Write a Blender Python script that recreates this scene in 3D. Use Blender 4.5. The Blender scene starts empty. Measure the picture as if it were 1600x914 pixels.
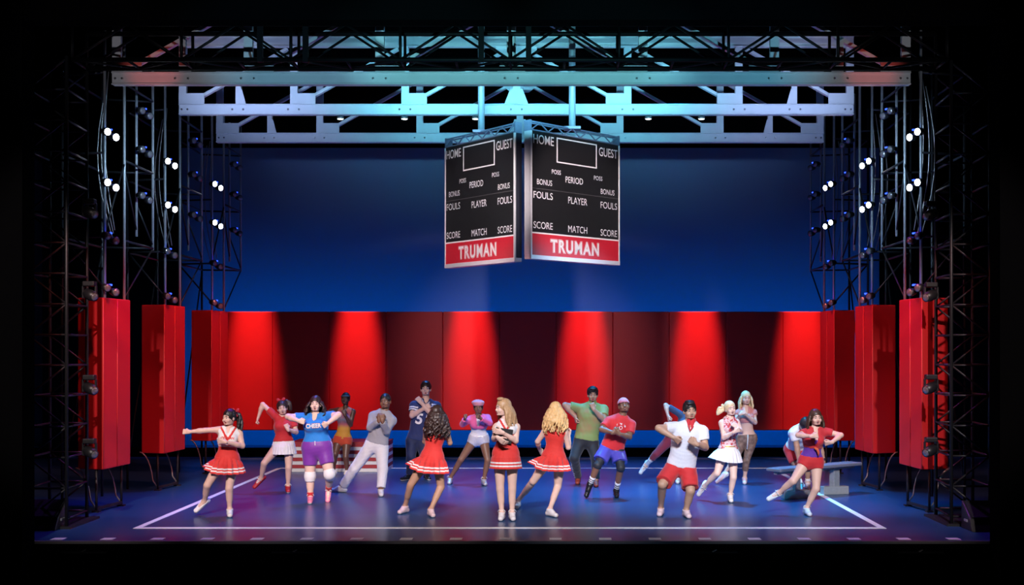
import bpy, bmesh, math, random
import numpy as np
from mathutils import Vector, Matrix

# ------------------------------------------------------------------ camera, world, light, exposure
SC = bpy.context.scene
COL = SC.collection
F, CX, CH, PX, PY = 1920.0, 0.596, 2.32, 868.0, 547.0     # focal length (px), camera x, camera height, vanishing point
def P3(px, py, d):
    """world point at distance d (along the stage axis) seen at pixel px,py of the 1600x914 photograph"""
    return np.array([CX + (px - PX) * d / F, d, CH + (PY - py) * d / F])
cam = bpy.data.objects.new('camera', bpy.data.cameras.new('camera'))
COL.objects.link(cam)
cam.location = (CX, 0, CH); cam.rotation_euler = (math.pi / 2, 0, 0)
cam.data.sensor_width = 36; cam.data.lens = F / 1600 * 36
cam.data.shift_x = -(PX - 800) / 1600; cam.data.shift_y = (PY - 457) / 1600
cam.data.clip_end = 200
SC.camera = cam
W = bpy.data.worlds.new('world'); SC.world = W; W.use_nodes = True
W.node_tree.nodes['Background'].inputs[0].default_value = (0.10, 0.14, 0.30, 1)
W.node_tree.nodes['Background'].inputs[1].default_value = 0.006
SC.view_settings.view_transform = 'Standard'
try: SC.view_settings.look = 'None'
except Exception: pass
SC.view_settings.gamma = 1.0
SC.view_settings.use_curve_mapping = False
SC.view_settings.exposure = 0.0
SC.cycles.use_denoising = True
SC.cycles.max_bounces = 5
SC.cycles.sample_clamp_indirect = 4.0

def aim(o, target):
    o.rotation_euler = (Vector(target) - Vector(o.location)).to_track_quat('-Z', 'Y').to_euler()
def spot(name, loc, target, power, color, deg, blend=0.5, radius=0.08):
    l = bpy.data.lights.new(name, 'SPOT'); l.energy = power; l.color = color
    l.spot_size = math.radians(deg); l.spot_blend = blend; l.shadow_soft_size = radius
    o = bpy.data.objects.new(name, l); COL.objects.link(o); o.location = loc; aim(o, target); return o
def area(name, loc, target, power, color, sx, sy, spread=180):
    l = bpy.data.lights.new(name, 'AREA'); l.energy = power; l.color = color
    l.shape = 'RECTANGLE'; l.size = sx; l.size_y = sy; l.spread = math.radians(spread)
    o = bpy.data.objects.new(name, l); COL.objects.link(o); o.location = loc; aim(o, target); return o

# front of house white wash on the cast (high, so that it lands on the floor before the back wall)
for i, x in enumerate((-5.0, -3.0, -1.0, 1.0, 3.0, 5.0)):
    spot('front_wash_light', (x * 0.9, 3.0, 9.2), (x, 18.2, 0.75), 6200, (1.0, 0.84, 0.79), 19, 0.6, 0.12)
# blue and violet top light on the floor
for x, y, c, p in ((-3.4, 19.5, (0.10, 0.26, 1.0), 1700), (0, 19.0, (0.02, 0.40, 1.0), 3600), (3.2, 19.3, (0.01, 0.48, 1.0), 6000),
                   (-1.8, 22.5, (0.04, 0.28, 1.0), 2200), (1.8, 22.5, (0.03, 0.30, 1.0), 2600),
                   (-4.6, 17.6, (0.40, 0.06, 1.0), 1100), (4.9, 17.2, (0.45, 0.05, 0.9), 900)):
    spot('blue_top_light', (x * 0.8, y + 1.8, 7.6), (x, y, 0), p, c, 52, 0.9, 0.15)
for x, p, c in ((-2.6, 900, (0.08, 0.30, 1.0)), (1.2, 2400, (0.02, 0.48, 1.0)), (3.6, 3800, (0.01, 0.52, 1.0))):
    spot('front_blue_light', (x * 0.7, 3.5, 9.6), (x, 19.3, 0), p, c, 21, 0.9, 0.15)
# warm and cool side light that rims the dancers
spot('side_light', (-5.3, 19.2, 4.6), (1.0, 18.6, 1.2), 380, (1.0, 0.55, 0.60), 46, 0.7, 0.1)
spot('side_light', (5.3, 19.2, 4.6), (-1.0, 18.6, 1.2), 600, (0.40, 0.65, 1.0), 46, 0.7, 0.1)
# red scallops on every second wall pad
PADW, PADX0, PADY = 1.2155, -6.685, 26.4
for k in (0, 2, 4, 6, 8, 10):
    xc = PADX0 + PADW * (k + 0.5) + (0.18 if k == 0 else -0.18 if k == 10 else 0)
    spot('wall_scallop_light', (xc, PADY - 1.15, 6.9), (xc, PADY, 1.75), 4800, (1.0, 0.20, 0.17), 17 if k in (0, 10) else 15.5, 1.0, 0.08)
# pads at the sides
for s in (-1, 1):
    for y in (17.5, 20.2, 23.0):
        spot('pad_light', (s * 2.0, y - 1.4, 5.75), (s * 5.85, y + 0.45, 1.7), 620, (1.0, 0.22, 0.18), 40, 0.7, 0.08)
        spot('pad_front_light', (s * 3.6, y - 5.5, 5.7), (s * 6.1, y + 0.1, 1.9), 330, (1.0, 0.22, 0.18), 24, 0.5, 0.08)
# blue light for the cyclorama from behind the padded wall and from the floor trough
area('cyclorama_light', (0, 26.62, 2.75), (0, 30.0, 0.9), 150, (0.0, 0.21, 1.0), 19, 0.2, 150)
area('cyclorama_trough_light', (0, 27.1, 0.16), (0, 30.0, 1.2), 50, (0.0, 0.21, 1.0), 19, 0.25)
# cyan light thrown up at the roof trusses, from the front rail and from a strip between the trusses
for x, p, c in ((-5.0, 1500, (0.95, 0.90, 1.0)), (-3.0, 4400, (0.32, 0.72, 1.0)), (-1.0, 7000, (0.28, 0.88, 1.0)), (1.2, 7000, (0.26, 0.88, 1.0)), (3.1, 4400, (0.20, 0.70, 1.0)), (5.0, 1500, (0.90, 0.92, 1.0))):
    spot('truss_front_light', (x * 0.7, 2.0, 1.0), (x, 17.16, 6.75), p, c, 11.5, 0.8, 0.06)
area('truss_light', (0.1, 17.55, 5.55), (0.1, 21.3, 6.9), 52, (0.20, 0.74, 1.0), 5.4, 0.06, 44)
for s in (-1, 1):
    area('truss_end_light', (s * 4.3, 17.55, 5.55), (s * 4.3, 21.3, 6.9), 13, (0.40, 0.56, 1.0), 2.2, 0.06, 44)
    spot('truss_red_light', (s * 4.9, 15.6, 5.2), (s * 5.0, 17.1, 6.2), 45, (1.0, 0.12, 0.1), 30, 0.9, 0.04)
    spot('wing_cool_light', (s * 2.5, 15.6, 5.5), (s * 5.9, 19.0, 4.9), 900, (0.5, 0.75, 1.0), 40, 0.9, 0.05)
# scoreboards
for x in (-1.3, 1.9):
    spot('scoreboard_light', (x, 15.3, 5.95), (x * 0.55, 19.2, 4.6), 1050, (1.0, 0.84, 0.86), 36, 0.7, 0.08)

# ------------------------------------------------------------------ materials
MATS = {}
def M(name, col, rough=0.6, metal=0.0, noise=0.06, scale=30.0, bump=0.0, spec=0.5, emit=None, estr=0.0, trans=0.0, sheen=0.0):
    if name in MATS: return MATS[name]
    m = bpy.data.materials.new(name); m.use_nodes = True; MATS[name] = m
    nt = m.node_tree; b = nt.nodes['Principled BSDF']
    b.inputs['Base Color'].default_value = (*col, 1); b.inputs['Roughness'].default_value = rough
    b.inputs['Metallic'].default_value = metal; b.inputs['Specular IOR Level'].default_value = spec
    if sheen: b.inputs['Sheen Weight'].default_value = sheen
    if emit:
        b.inputs['Emission Color'].default_value = (*emit, 1); b.inputs['Emission Strength'].default_value = estr
    if noise or bump:
        tc = nt.nodes.new('ShaderNodeTexCoord'); n = nt.nodes.new('ShaderNodeTexNoise')
        n.inputs['Scale'].default_value = scale; n.inputs['Detail'].default_value = 3
        nt.links.new(tc.outputs['Object'], n.inputs['Vector'])
        if noise:
            r = nt.nodes.new('ShaderNodeMix'); r.data_type = 'RGBA'
            r.inputs['A'].default_value = (*[c * (1 - noise) for c in col], 1)
            r.inputs['B'].default_value = (*[min(1, c * (1 + noise)) for c in col], 1)
            nt.links.new(n.outputs['Fac'], r.inputs['Factor']); nt.links.new(r.outputs['Result'], b.inputs['Base Color'])
        if bump:
            bp = nt.nodes.new('ShaderNodeBump'); bp.inputs['Strength'].default_value = bump; bp.inputs['Distance'].default_value = 0.01
            nt.links.new(n.outputs['Fac'], bp.inputs['Height']); nt.links.new(bp.outputs['Normal'], b.inputs['Normal'])
    return m
def ramp_mat(name, stops, axis='Z', lo=0.0, hi=1.0, rough=0.7, noise=0.0):
    """colour bands that follow an object axis (printed cloth)"""
    m = bpy.data.materials.new(name); m.use_nodes = True; MATS[name] = m
    nt = m.node_tree; b = nt.nodes['Principled BSDF']; b.inputs['Roughness'].default_value = rough
    tc = nt.nodes.new('ShaderNodeTexCoord'); sp = nt.nodes.new('ShaderNodeSeparateXYZ'); mr = nt.nodes.new('ShaderNodeMapRange')
    mr.inputs['From Min'].default_value = lo; mr.inputs['From Max'].default_value = hi
    cr = nt.nodes.new('ShaderNodeValToRGB'); els = cr.color_ramp.elements
    while len(els) < len(stops): els.new(0.5)
    for e, (p, c) in zip(els, stops): e.position = p; e.color = (*c, 1)
    nt.links.new(tc.outputs['Object'], sp.inputs[0])
    src = sp.outputs[axis]
    if noise:
        n = nt.nodes.new('ShaderNodeTexNoise'); n.inputs['Scale'].default_value = 9; nt.links.new(tc.outputs['Object'], n.inputs['Vector'])
        ma = nt.nodes.new('ShaderNodeMath'); ma.operation = 'MULTIPLY_ADD'; ma.inputs[1].default_value = noise
        nt.links.new(n.outputs['Fac'], ma.inputs[0]); nt.links.new(src, ma.inputs[2]); src = ma.outputs[0]
    nt.links.new(src, mr.inputs['Value']); nt.links.new(mr.outputs['Result'], cr.inputs['Fac'])
    nt.links.new(cr.outputs['Color'], b.inputs['Base Color'])
    return m
def blotch_mat(name, c1, c2, scale=12, edge=0.5, soft=0.05, rough=0.7):
    """two-colour printed cloth"""
    m = bpy.data.materials.new(name); m.use_nodes = True; MATS[name] = m
    nt = m.node_tree; b = nt.nodes['Principled BSDF']; b.inputs['Roughness'].default_value = rough
    tc = nt.nodes.new('ShaderNodeTexCoord'); n = nt.nodes.new('ShaderNodeTexNoise'); n.inputs['Scale'].default_value = scale
    cr = nt.nodes.new('ShaderNodeValToRGB'); e = cr.color_ramp.elements
    e[0].position = edge - soft; e[0].color = (*c1, 1); e[1].position = edge + soft; e[1].color = (*c2, 1)
    nt.links.new(tc.outputs['Object'], n.inputs['Vector']); nt.links.new(n.outputs['Fac'], cr.inputs['Fac']); nt.links.new(cr.outputs['Color'], b.inputs['Base Color'])
    return m

# ------------------------------------------------------------------ object helpers
ORG = {}
def empty(name, loc, label=None, cat=None, group=None, kind=None):
    o = bpy.data.objects.new(name, None); COL.objects.link(o); o.location = loc; o.empty_display_size = 0.1
    ORG[o.name] = np.array(loc, float); tag(o, label, cat, group, kind); return o
def tag(o, label=None, cat=None, group=None, kind=None):
    if label: o['label'] = label
    if cat: o['category'] = cat
    if group: o['group'] = group
    if kind: o['kind'] = kind
    return o
def link(name, me, parent=None, org=None):
    o = bpy.data.objects.new(name, me); COL.objects.link(o)
    if parent is not None:
        o.parent = parent; ORG[o.name] = ORG[parent.name]
    else:
        org = np.zeros(3) if org is None else np.asarray(org, float)
        o.location = org; ORG[o.name] = org
    return o
def mesh_np(name, V, Q, mats, parent=None, smooth=True, mi=None, org=None):
    """object from numpy vertices (world) and an index array or list of faces"""
    base = ORG[parent.name] if parent is not None else (np.zeros(3) if org is None else np.asarray(org, float))
    V = np.asarray(V, float) - base
    me = bpy.data.meshes.new(name)
    if isinstance(Q, np.ndarray) and Q.ndim == 2:
        k = Q.shape[1]; n = len(Q)
        me.vertices.add(len(V)); me.vertices.foreach_set('co', V.astype(np.float32).ravel())
        me.loops.add(n * k); me.loops.foreach_set('vertex_index', Q.astype(np.int32).ravel())
        me.polygons.add(n); me.polygons.foreach_set('loop_start', np.arange(0, n * k, k, dtype=np.int32))
        try: me.polygons.foreach_set('loop_total', np.full(n, k, np.int32))
        except Exception: pass
        me.update(calc_edges=True); me.validate()
    else:
        me.from_pydata([tuple(v) for v in V], [], [tuple(q) for q in Q]); me.update()
    for m in (mats if isinstance(mats, (list, tuple)) else [mats]): me.materials.append(m)
    if smooth: me.polygons.foreach_set('use_smooth', np.ones(len(me.polygons), bool))
    if mi is not None and len(mi) == len(me.polygons): me.polygons.foreach_set('material_index', np.asarray(mi, np.int32))
    me.update()
    return link(name, me, parent, org)
class MB:
    def __init__(self): self.v = []; self.f = []; self.mi = []
    def add(self, vs, fs, mi=0):
        n = len(self.v); self.v += [tuple(map(float, p)) for p in vs]; self.f += [tuple(i + n for i in q) for q in fs]; self.mi += [mi] * len(fs); return self
    def hexa(self, p, mi=0):       # p: 4 bottom (ccw), 4 top
        return self.add(p, [(3, 2, 1, 0), (4, 5, 6, 7), (0, 1, 5, 4), (1, 2, 6, 5), (2, 3, 7, 6), (3, 0, 4, 7)], mi)
    def box(self, lo, hi, mi=0):
        (a, b, c), (d, e, f) = lo, hi
        return self.hexa([(a, b, c), (d, b, c), (d, e, c), (a, e, c), (a, b, f), (d, b, f), (d, e, f), (a, e, f)], mi)
    def bar(self, a, b, w, h, up=(0, 0, 1), mi=0):   # rectangular bar from a to b; h along up, w across
        a, b = np.array(a, float), np.array(b, float); d = (b - a) / np.linalg.norm(b - a)
        s = np.cross(d, up); s /= np.linalg.norm(s) + 1e-9; u = np.cross(s, d)
        s = s * w / 2; u = u * h / 2
        return self.hexa([a - s - u, b - s - u, b + s - u, a + s - u, a - s + u, b - s + u, b + s + u, a + s + u], mi)
    def tube(self, pts, r, n=8, mi=0, cap=True):
        pts = [np.array(p, float) for p in pts]; rr = r if isinstance(r, (list, tuple)) else [r] * len(pts)
        base = len(self.v); ref = None
        for i, p in enumerate(pts):
            t = pts[min(i + 1, len(pts) - 1)] - pts[max(i - 1, 0)]; t = t / (np.linalg.norm(t) + 1e-9)
            if ref is None: ref = np.array([0, 0, 1.0]) if abs(t[2]) < 0.9 else np.array([1.0, 0, 0])
            s = np.cross(t, ref); s /= np.linalg.norm(s) + 1e-9; u = np.cross(s, t); ref = u
            for k in range(n):
                a = 2 * math.pi * k / n
                self.v.append(tuple(p + (s * math.cos(a) + u * math.sin(a)) * rr[i]))
        for i in range(len(pts) - 1):
            for k in range(n):
                k2 = (k + 1) % n
                self.f.append((base + i * n + k, base + i * n + k2, base + (i + 1) * n + k2, base + (i + 1) * n + k)); self.mi.append(mi)
        if cap:
            self.f.append(tuple(base + k for k in range(n))[::-1]); self.mi.append(mi)
            e = base + (len(pts) - 1) * n; self.f.append(tuple(e + k for k in range(n))); self.mi.append(mi)
        return self
    def plate(self, outline, a, thick, mi=0):        # outline of 3D points, extruded by vector a*thick
        n = len(outline); a = np.array(a, float) * thick
        o2 = [np.array(p, float) + a for p in outline]
        return self.add(list(outline) + o2, [tuple(range(n))[::-1], tuple(range(n, 2 * n))] + [(i, (i + 1) % n, n + (i + 1) % n, n + i) for i in range(n)], mi)
    def build(self, name, mats, parent=None, smooth=False, org=None, bevel=0.0, seg=2):
        o = mesh_np(name, np.array(self.v), self.f, mats, parent, smooth, self.mi if isinstance(mats, (list, tuple)) else None, org)
        bm = bmesh.new(); bm.from_mesh(o.data)
        bmesh.ops.recalc_face_normals(bm, faces=bm.faces)
        if bevel:
            bmesh.ops.bevel(bm, geom=list(bm.edges), offset=bevel, segments=seg, affect='EDGES', profile=0.5)
        bm.to_mesh(o.data); bm.free()
        return o
def share(o, name, parent, loc, rot=None):
    """a further copy that shares the mesh (mesh must be modelled about its own origin)"""
    c = bpy.data.objects.new(name, o.data); COL.objects.link(c); c.parent = parent
    c.location = np.asarray(loc, float) - ORG[parent.name]
    if rot is not None: c.rotation_euler = rot
    ORG[c.name] = np.asarray(loc, float); return c
_txt = {}
def text_mesh(s, offset=0.0, space=1.0):
    key = (s, offset, space)
    if key not in _txt:
        cu = bpy.data.curves.new('lettering', 'FONT'); cu.body = s; cu.align_x = 'CENTER'; cu.align_y = 'CENTER'; cu.size = 1.0; cu.offset = offset; cu.space_character = space
        cu.resolution_u = 4
        o = bpy.data.objects.new('lettering', cu); COL.objects.link(o)
        bpy.context.view_layer.update()
        dg = bpy.context.evaluated_depsgraph_get(); me = bpy.data.meshes.new_from_object(o.evaluated_get(dg))
        V = np.array([v.co[:] for v in me.vertices]); Fc = [tuple(p.vertices) for p in me.polygons]
        bpy.data.objects.remove(o); bpy.data.meshes.remove(me)
        _txt[key] = (V, Fc)
    V, Fc = _txt[key]
    c = (V.max(0) + V.min(0)) / 2; w = V.max(0) - V.min(0)
    return V - c, Fc, w
# ------------------------------------------------------------------ stage floor and surround
BLACK = M('black_masking', (0.0022, 0.0022, 0.0026), 0.95, noise=0.1, spec=0.0)
DARKSTEEL = M('dark_steel', (0.035, 0.037, 0.042), 0.45, 0.6, noise=0.15)
BLACKSTEEL = M('black_truss_paint', (0.0025, 0.0025, 0.003), 0.5, 0.0, noise=0.1, spec=0.12)
PIPE = M('galvanised_pipe', (0.42, 0.45, 0.48), 0.4, 0.3, noise=0.15)
PAINT = M('silver_truss_paint', (0.62, 0.64, 0.66), 0.42, 0.15, noise=0.08, scale=6)
BOLT = M('bolt_steel', (0.7, 0.7, 0.72), 0.25, 0.9, noise=0)
REDVINYL = M('red_pad_vinyl', (0.62, 0.014, 0.018), 0.55, noise=0.12, scale=90, bump=0.12)
REDEDGE = M('red_pad_piping', (0.78, 0.05, 0.05), 0.5, noise=0)
WHITETAPE = M('white_tape', (0.88, 0.88, 0.90), 0.5, noise=0.12, scale=8)

fl = bpy.data.materials.new('blue_marley'); fl.use_nodes = True
_nt = fl.node_tree; _b = _nt.nodes['Principled BSDF']; _tc = _nt.nodes.new('ShaderNodeTexCoord')
_n = _nt.nodes.new('ShaderNodeTexNoise'); _n.inputs['Scale'].default_value = 0.9; _n.inputs['Detail'].default_value = 6
_cr = _nt.nodes.new('ShaderNodeValToRGB'); _cr.color_ramp.elements[0].color = (0.012, 0.052, 0.140, 1); _cr.color_ramp.elements[1].color = (0.019, 0.074, 0.188, 1)
_n2 = _nt.nodes.new('ShaderNodeTexNoise'); _n2.inputs['Scale'].default_value = 1.3; _n2.inputs['Detail'].default_value = 5
_mr = _nt.nodes.new('ShaderNodeMapRange'); _mr.inputs['To Min'].default_value = 0.27; _mr.inputs['To Max'].default_value = 0.33
_nt.links.new(_tc.outputs['Object'], _n.inputs['Vector']); _nt.links.new(_n.outputs['Fac'], _cr.inputs['Fac']); _nt.links.new(_cr.outputs['Color'], _b.inputs['Base Color'])
_nt.links.new(_tc.outputs['Object'], _n2.inputs['Vector']); _nt.links.new(_n2.outputs['Fac'], _mr.inputs['Value']); _nt.links.new(_mr.outputs['Result'], _b.inputs['Roughness'])
floor = MB().box((-13, 14.95, -0.3), (13, 31, 0)).build('floor', fl); floor['kind'] = 'structure'
o = MB().box((-13, 14.90, -2.2), (13, 14.945, -0.03)).build('wall_front', BLACK); o['kind'] = 'structure'
o = MB().box((-5.75, 14.90, -0.03), (5.9, 14.948, 0.003)).build('trim_1', M('stage_edge_strip', (0.16, 0.16, 0.18), 0.5)); o['kind'] = 'structure'
for nm, x0, x1 in (('wall_left', -13, -5.72), ('wall_right', 5.86, 13)):
    o = MB().box((x0, 14.55, -2.2), (x1, 14.895, 10)).build(nm, BLACK); o['kind'] = 'structure'
o = MB().box((-5.72, 14.6, 6.245), (5.86, 14.89, 10)).build('trim_2', BLACK); o['kind'] = 'structure'
o = MB().box((-13, 3, -2.3), (13, 14.9, -2.2)).build('floor_pit', BLACK); o['kind'] = 'structure'

# taped outline of the mat
LZ = 0.004
LA, LB, LC, LD = P3(215, 825, 4454 / 278), P3(1378, 825, 4454 / 278), P3(1206, 731.5, 4454 / 184.5), P3(437, 731.5, 4454 / 184.5)
def tape(a, b, w, label):
    m = MB(); a, b = np.array(a), np.array(b); d = b - a; d[2] = 0; d /= np.linalg.norm(d)
    m.bar((a[0], a[1], LZ / 2 + 0.0005), (b[0], b[1], LZ / 2 + 0.0005), w, LZ); o = m.build('floor_line', WHITETAPE)
    tag(o, label, 'floor line', 'white taped lines of the mat outline'); return o
tape(LA - [0.045, 0, 0], LB + [0.045, 0, 0], 0.10, 'long white tape line along the front of the stage floor')
tape(LD, LC, 0.07, 'thin white tape line across the rear of the floor by the padded wall')
tape(LA + [0, 0.05, 0], LD - [0, .035, 0], 0.09, 'white tape line running upstage on the left side of the floor')
tape(LB + [0, 0.05, 0], LC - [0, .035, 0], 0.09, 'white tape line running upstage on the right, passing the bench')
for i in range(19):
    px = 90 + i * 77.8; c = P3(px, 842.5, 4454 / 295.5)
    o = MB().box((c[0] - 0.075, c[1] - 0.05, 0.0005), (c[0] + 0.075, c[1] + 0.10, 0.0035)).build('tape_mark', WHITETAPE, org=(c[0], c[1] + 0.03, 0))
    side = 'left' if i < 9 else 'right'
    n = (i + 1) if i < 10 else (19 - i)
    words = ['outermost', 'second', 'third', 'fourth', 'fifth', 'sixth', 'seventh', 'eighth', 'ninth']
    lab = 'small white tape mark at the middle of the stage edge' if i == 9 else f'small white tape mark on the stage edge, {words[n-1]} counting in from the {side}'
    tag(o, lab, 'tape mark', 'position marks along the stage edge')
for i, px in enumerate((131, 461, 791, 1116, 1438)):
    c = P3(px, 863, 14.87)
    t = empty('boundary_microphone', c, ['leftmost', 'second from the left', 'middle', 'second from the right', 'rightmost'][i] + ' dark flat microphone bar on the black stage front', 'microphone', 'microphone bars on the stage front')
    MB().bar(c - [0.28, 0, 0], c + [0.28, 0, 0], 0.05, 0.016).build('bar', DARKSTEEL, t)
    MB().tube([c - [0.02, 0, 0], c + [0.03, 0, 0.03]], [0.022, 0.012]).build('capsule', DARKSTEEL, t)
    MB().box(c + [-0.03, 0.0, -0.03], c + [0.03, 0.03, 0.005]).build('bracket', DARKSTEEL, t)

# ------------------------------------------------------------------ cyclorama, trough, padded wall
cyc = M('cyclorama_cloth', (0.30, 0.42, 0.62), 0.9, noise=0.05, scale=0.5, spec=0.05)
o = MB().box((-13, 30, 0), (13, 30.05, 9.5)).build('wall_back', cyc); o['kind'] = 'structure'
o = MB().box((-13, 31, 0), (13, 31.1, 10)).build('wall_rear', BLACK); o['kind'] = 'structure'
o = MB().box((-13, 29.0, 7.1), (13, 29.05, 11)).build('ceiling_border', BLACK); o['kind'] = 'structure'
for sg_, nm in ((-1, 'trim_3'), (1, 'trim_4')):
    o = MB().box((min(sg_ * 8.3, sg_ * 11.6), 29.2, 0), (max(sg_ * 8.3, sg_ * 11.6), 29.25, 11)).build(nm, BLACK); o['kind'] = 'structure'
t = empty('light_trough', (0, 26.8, 0), 'long low black lighting trough on the floor behind the padded wall', 'light trough')
MB().box((-11.5, 26.70, 0), (11.5, 26.73, 0.20)).box((-11.5, 26.73, 0), (11.5, 27.1, 0.03)).build('housing', BLACK, t)
for k in range(12):
    x = -11 + k * 2
    MB().hexa([(x - .9, 26.75, .03), (x + .9, 26.75, .03), (x + .9, 27.05, .03), (x - .9, 27.05, .03), (x - .9, 26.75, .11), (x + .9, 26.75, .11), (x + .9, 27.05, .06), (x - .9, 27.05, .06)]).build('lamp_unit', DARKSTEEL, t)

PZ0, PZ1 = 0.60, 3.145
t = empty('padded_wall', (0, PADY, 0), 'wide row of upright red gym wall pads hung in front of the blue backdrop', 'wall pads')
pad = None
for k in range(11):
    x = PADX0 + PADW * k
    if pad is None:
        pad = MB().box((-PADW / 2 + .001, -0.06, 0), (PADW / 2 - .001, 0.0, PZ1 - PZ0)).build('pad', REDVINYL, None, smooth=False, org=(0, 0, 0), bevel=0.018, seg=3)
        pad.parent = t; pad.location = np.array([x + PADW / 2, PADY, PZ0]) - ORG[t.name]
    else:
        share(pad, 'pad', t, (x + PADW / 2, PADY, PZ0))
MB().box((PADX0, PADY + .0015, PZ0 + .01), (PADX0 + 11 * PADW, PADY + .0045, PZ1 - .02)).build('backing_board', BLACK, t)
MB().box((PADX0, PADY + .005, PZ0 + .1), (PADX0 + 11 * PADW, PADY + .05, PZ0 + .2)).box((PADX0, PADY + .005, PZ1 - .3), (PADX0 + 11 * PADW, PADY + .05, PZ1 - .2)).build('rail', DARKSTEEL, t)
for x in (PADX0 + .06, PADX0 + 11 * PADW - .06):
    MB().box((x - .04, PADY + .05, 0), (x + .04, PADY + .13, PZ1 - .05)).build('post', DARKSTEEL, t)

# ------------------------------------------------------------------ roof trusses (three alike)
def roof_truss(y, zc, xc, label, scale=1.0):
    L, bay, ht = 11.12 * scale, 1.835 * scale, 1.12
    t = empty('roof_truss', (xc, y, zc), label, 'truss', 'silver roof trusses over the stage')
    def chord(z, name):
        m = MB(); x0, x1 = xc - L / 2, xc + L / 2
        m.box((x0, y - .055, z - .085), (x1, y + .055, z + .085))
        m.box((x0, y - .085, z + .070), (x1, y - .055, z + .088)); m.box((x0, y - .085, z - .088), (x1, y - .055, z - .070))
        return m.build(name, PAINT, t, bevel=0.004, seg=1)
    chord(zc, 'bottom_chord'); chord(zc + ht, 'top_chord')
    xs = [xc + bay * k for k in range(-3, 4)]
    for k, x in enumerate(xs):
        MB().box((x - .062, y - .035, zc + .08), (x + .062, y + .035, zc + ht - .08)).build('vertical', PAINT, t, bevel=.004, seg=1)
    for sgn in (-1, 1):
        x = xc + sgn * bay * 2.5
        MB().box((x - .045, y - .03, zc + .08), (x + .045, y + .03, zc + ht * .52)).build('half_vertical', PAINT, t)
        MB().plate([(x, y - .04, zc + .085), (x + sgn * -.13, y - .04, zc + .085), (x + sgn * -.06, y - .04, zc + .34), (x, y - .04, zc + .34)], (0, 1, 0), .012).build('gusset', PAINT, t)
        for k in range(3):
            xo = xc + sgn * bay * (k + 1); xi = xc + sgn * bay * k
            a = np.array((xo - sgn * .10, y + .045, zc + .12)); b = np.array((xi + sgn * .12, y + .045, zc + ht - .10))
            MB().bar(a, b, .05, .085, (0, 1, 0)).build('diagonal', PAINT, t)
            MB().plate([(xo + sgn * .06, y - .047, zc + .085), (xo - sgn * .36, y - .047, zc + .085), (xo - sgn * .36, y - .047, zc + .27), (xo + sgn * .06, y - .047, zc + .27)][::int(sgn)], (0, 1, 0), .011).build('gusset', PAINT, t)
    MB().plate([(xc - .34, y - .047, zc + ht - .08), (xc + .34, y - .047, zc + ht - .08), (xc + .34, y - .047, zc + ht - .15), (xc + .16, y - .047, zc + ht - .29), (xc - .16, y - .047, zc + ht - .29), (xc - .34, y - .047, zc + ht - .15)], (0, 1, 0), .011).build('gusset', PAINT, t)
    MB().plate([(xc - .20, y - .047, zc + .085), (xc + .20, y - .047, zc + .085), (xc + .10, y - .047, zc + .34), (xc - .10, y - .047, zc + .34)], (0, 1, 0), .011).build('gusset', PAINT, t)
    b0 = None
    spots_ = [x + dx for x in xs for dx in (-.09, .09)] + [xc + s * bay * 2.5 + dx for s in (-1, 1) for dx in (-.09, .09)]
    for x in spots_:
        if abs(x - xc) > L / 2 - .02: x = xc + np.sign(x - xc) * (L / 2 - .05)
        if b0 is None:
            b0 = MB().tube([(0, 0.004, 0), (0, -.02, 0)], [.02, .016], 8).build('bolt', BOLT); b0.parent = t
            b0.location = np.array((x, y - .055, zc)) - ORG[t.name]
        else: share(b0, 'bolt', t, (x, y - .055, zc))
    return t
TR = [(17.16, 6.10, -.02), (20.30, 6.285, -.05), (22.55, 6.207, -.056)]
roof_truss(*TR[0], 'silver roof truss nearest the audience, its bottom beam tinged red at both ends')
roof_truss(*TR[1], 'silver roof truss in the middle of the three, just behind the scoreboard poles')
roof_truss(*TR[2], 'silver roof truss farthest upstage and lowest in view, behind the scoreboards')
GLOW = M('downlight_lens', (1, 1, 1), .3, noise=0, emit=(.85, 1.0, .9), estr=6)
for i, px in enumerate((532, 632, 743, 1013, 1096)):
    c = P3(px, 183, 20.32); x, y, z = c
    t = empty('down_light', c, ['faint', 'glowing', 'glowing', 'glowing', 'glowing'][i] + ' small downlight under the middle roof truss, ' + ['leftmost', 'second from the left', 'just left of the scoreboards', 'just right of the scoreboards', 'rightmost'][i], 'stage light', 'downlights under the middle truss')
    zt = TR[1][1] - .088
    MB().tube([(x, y, zt), (x, y, zt - .02), (x, y, zt - .055)], [.03, .055, .06], 12).build('housing', M('downlight_body', (.1, .1, .11), .4), t, smooth=True)
    MB().tube([(x, y, zt - .054), (x, y, zt - .060)], [.05, .045], 12).build('lens', GLOW, t, smooth=True)
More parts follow.
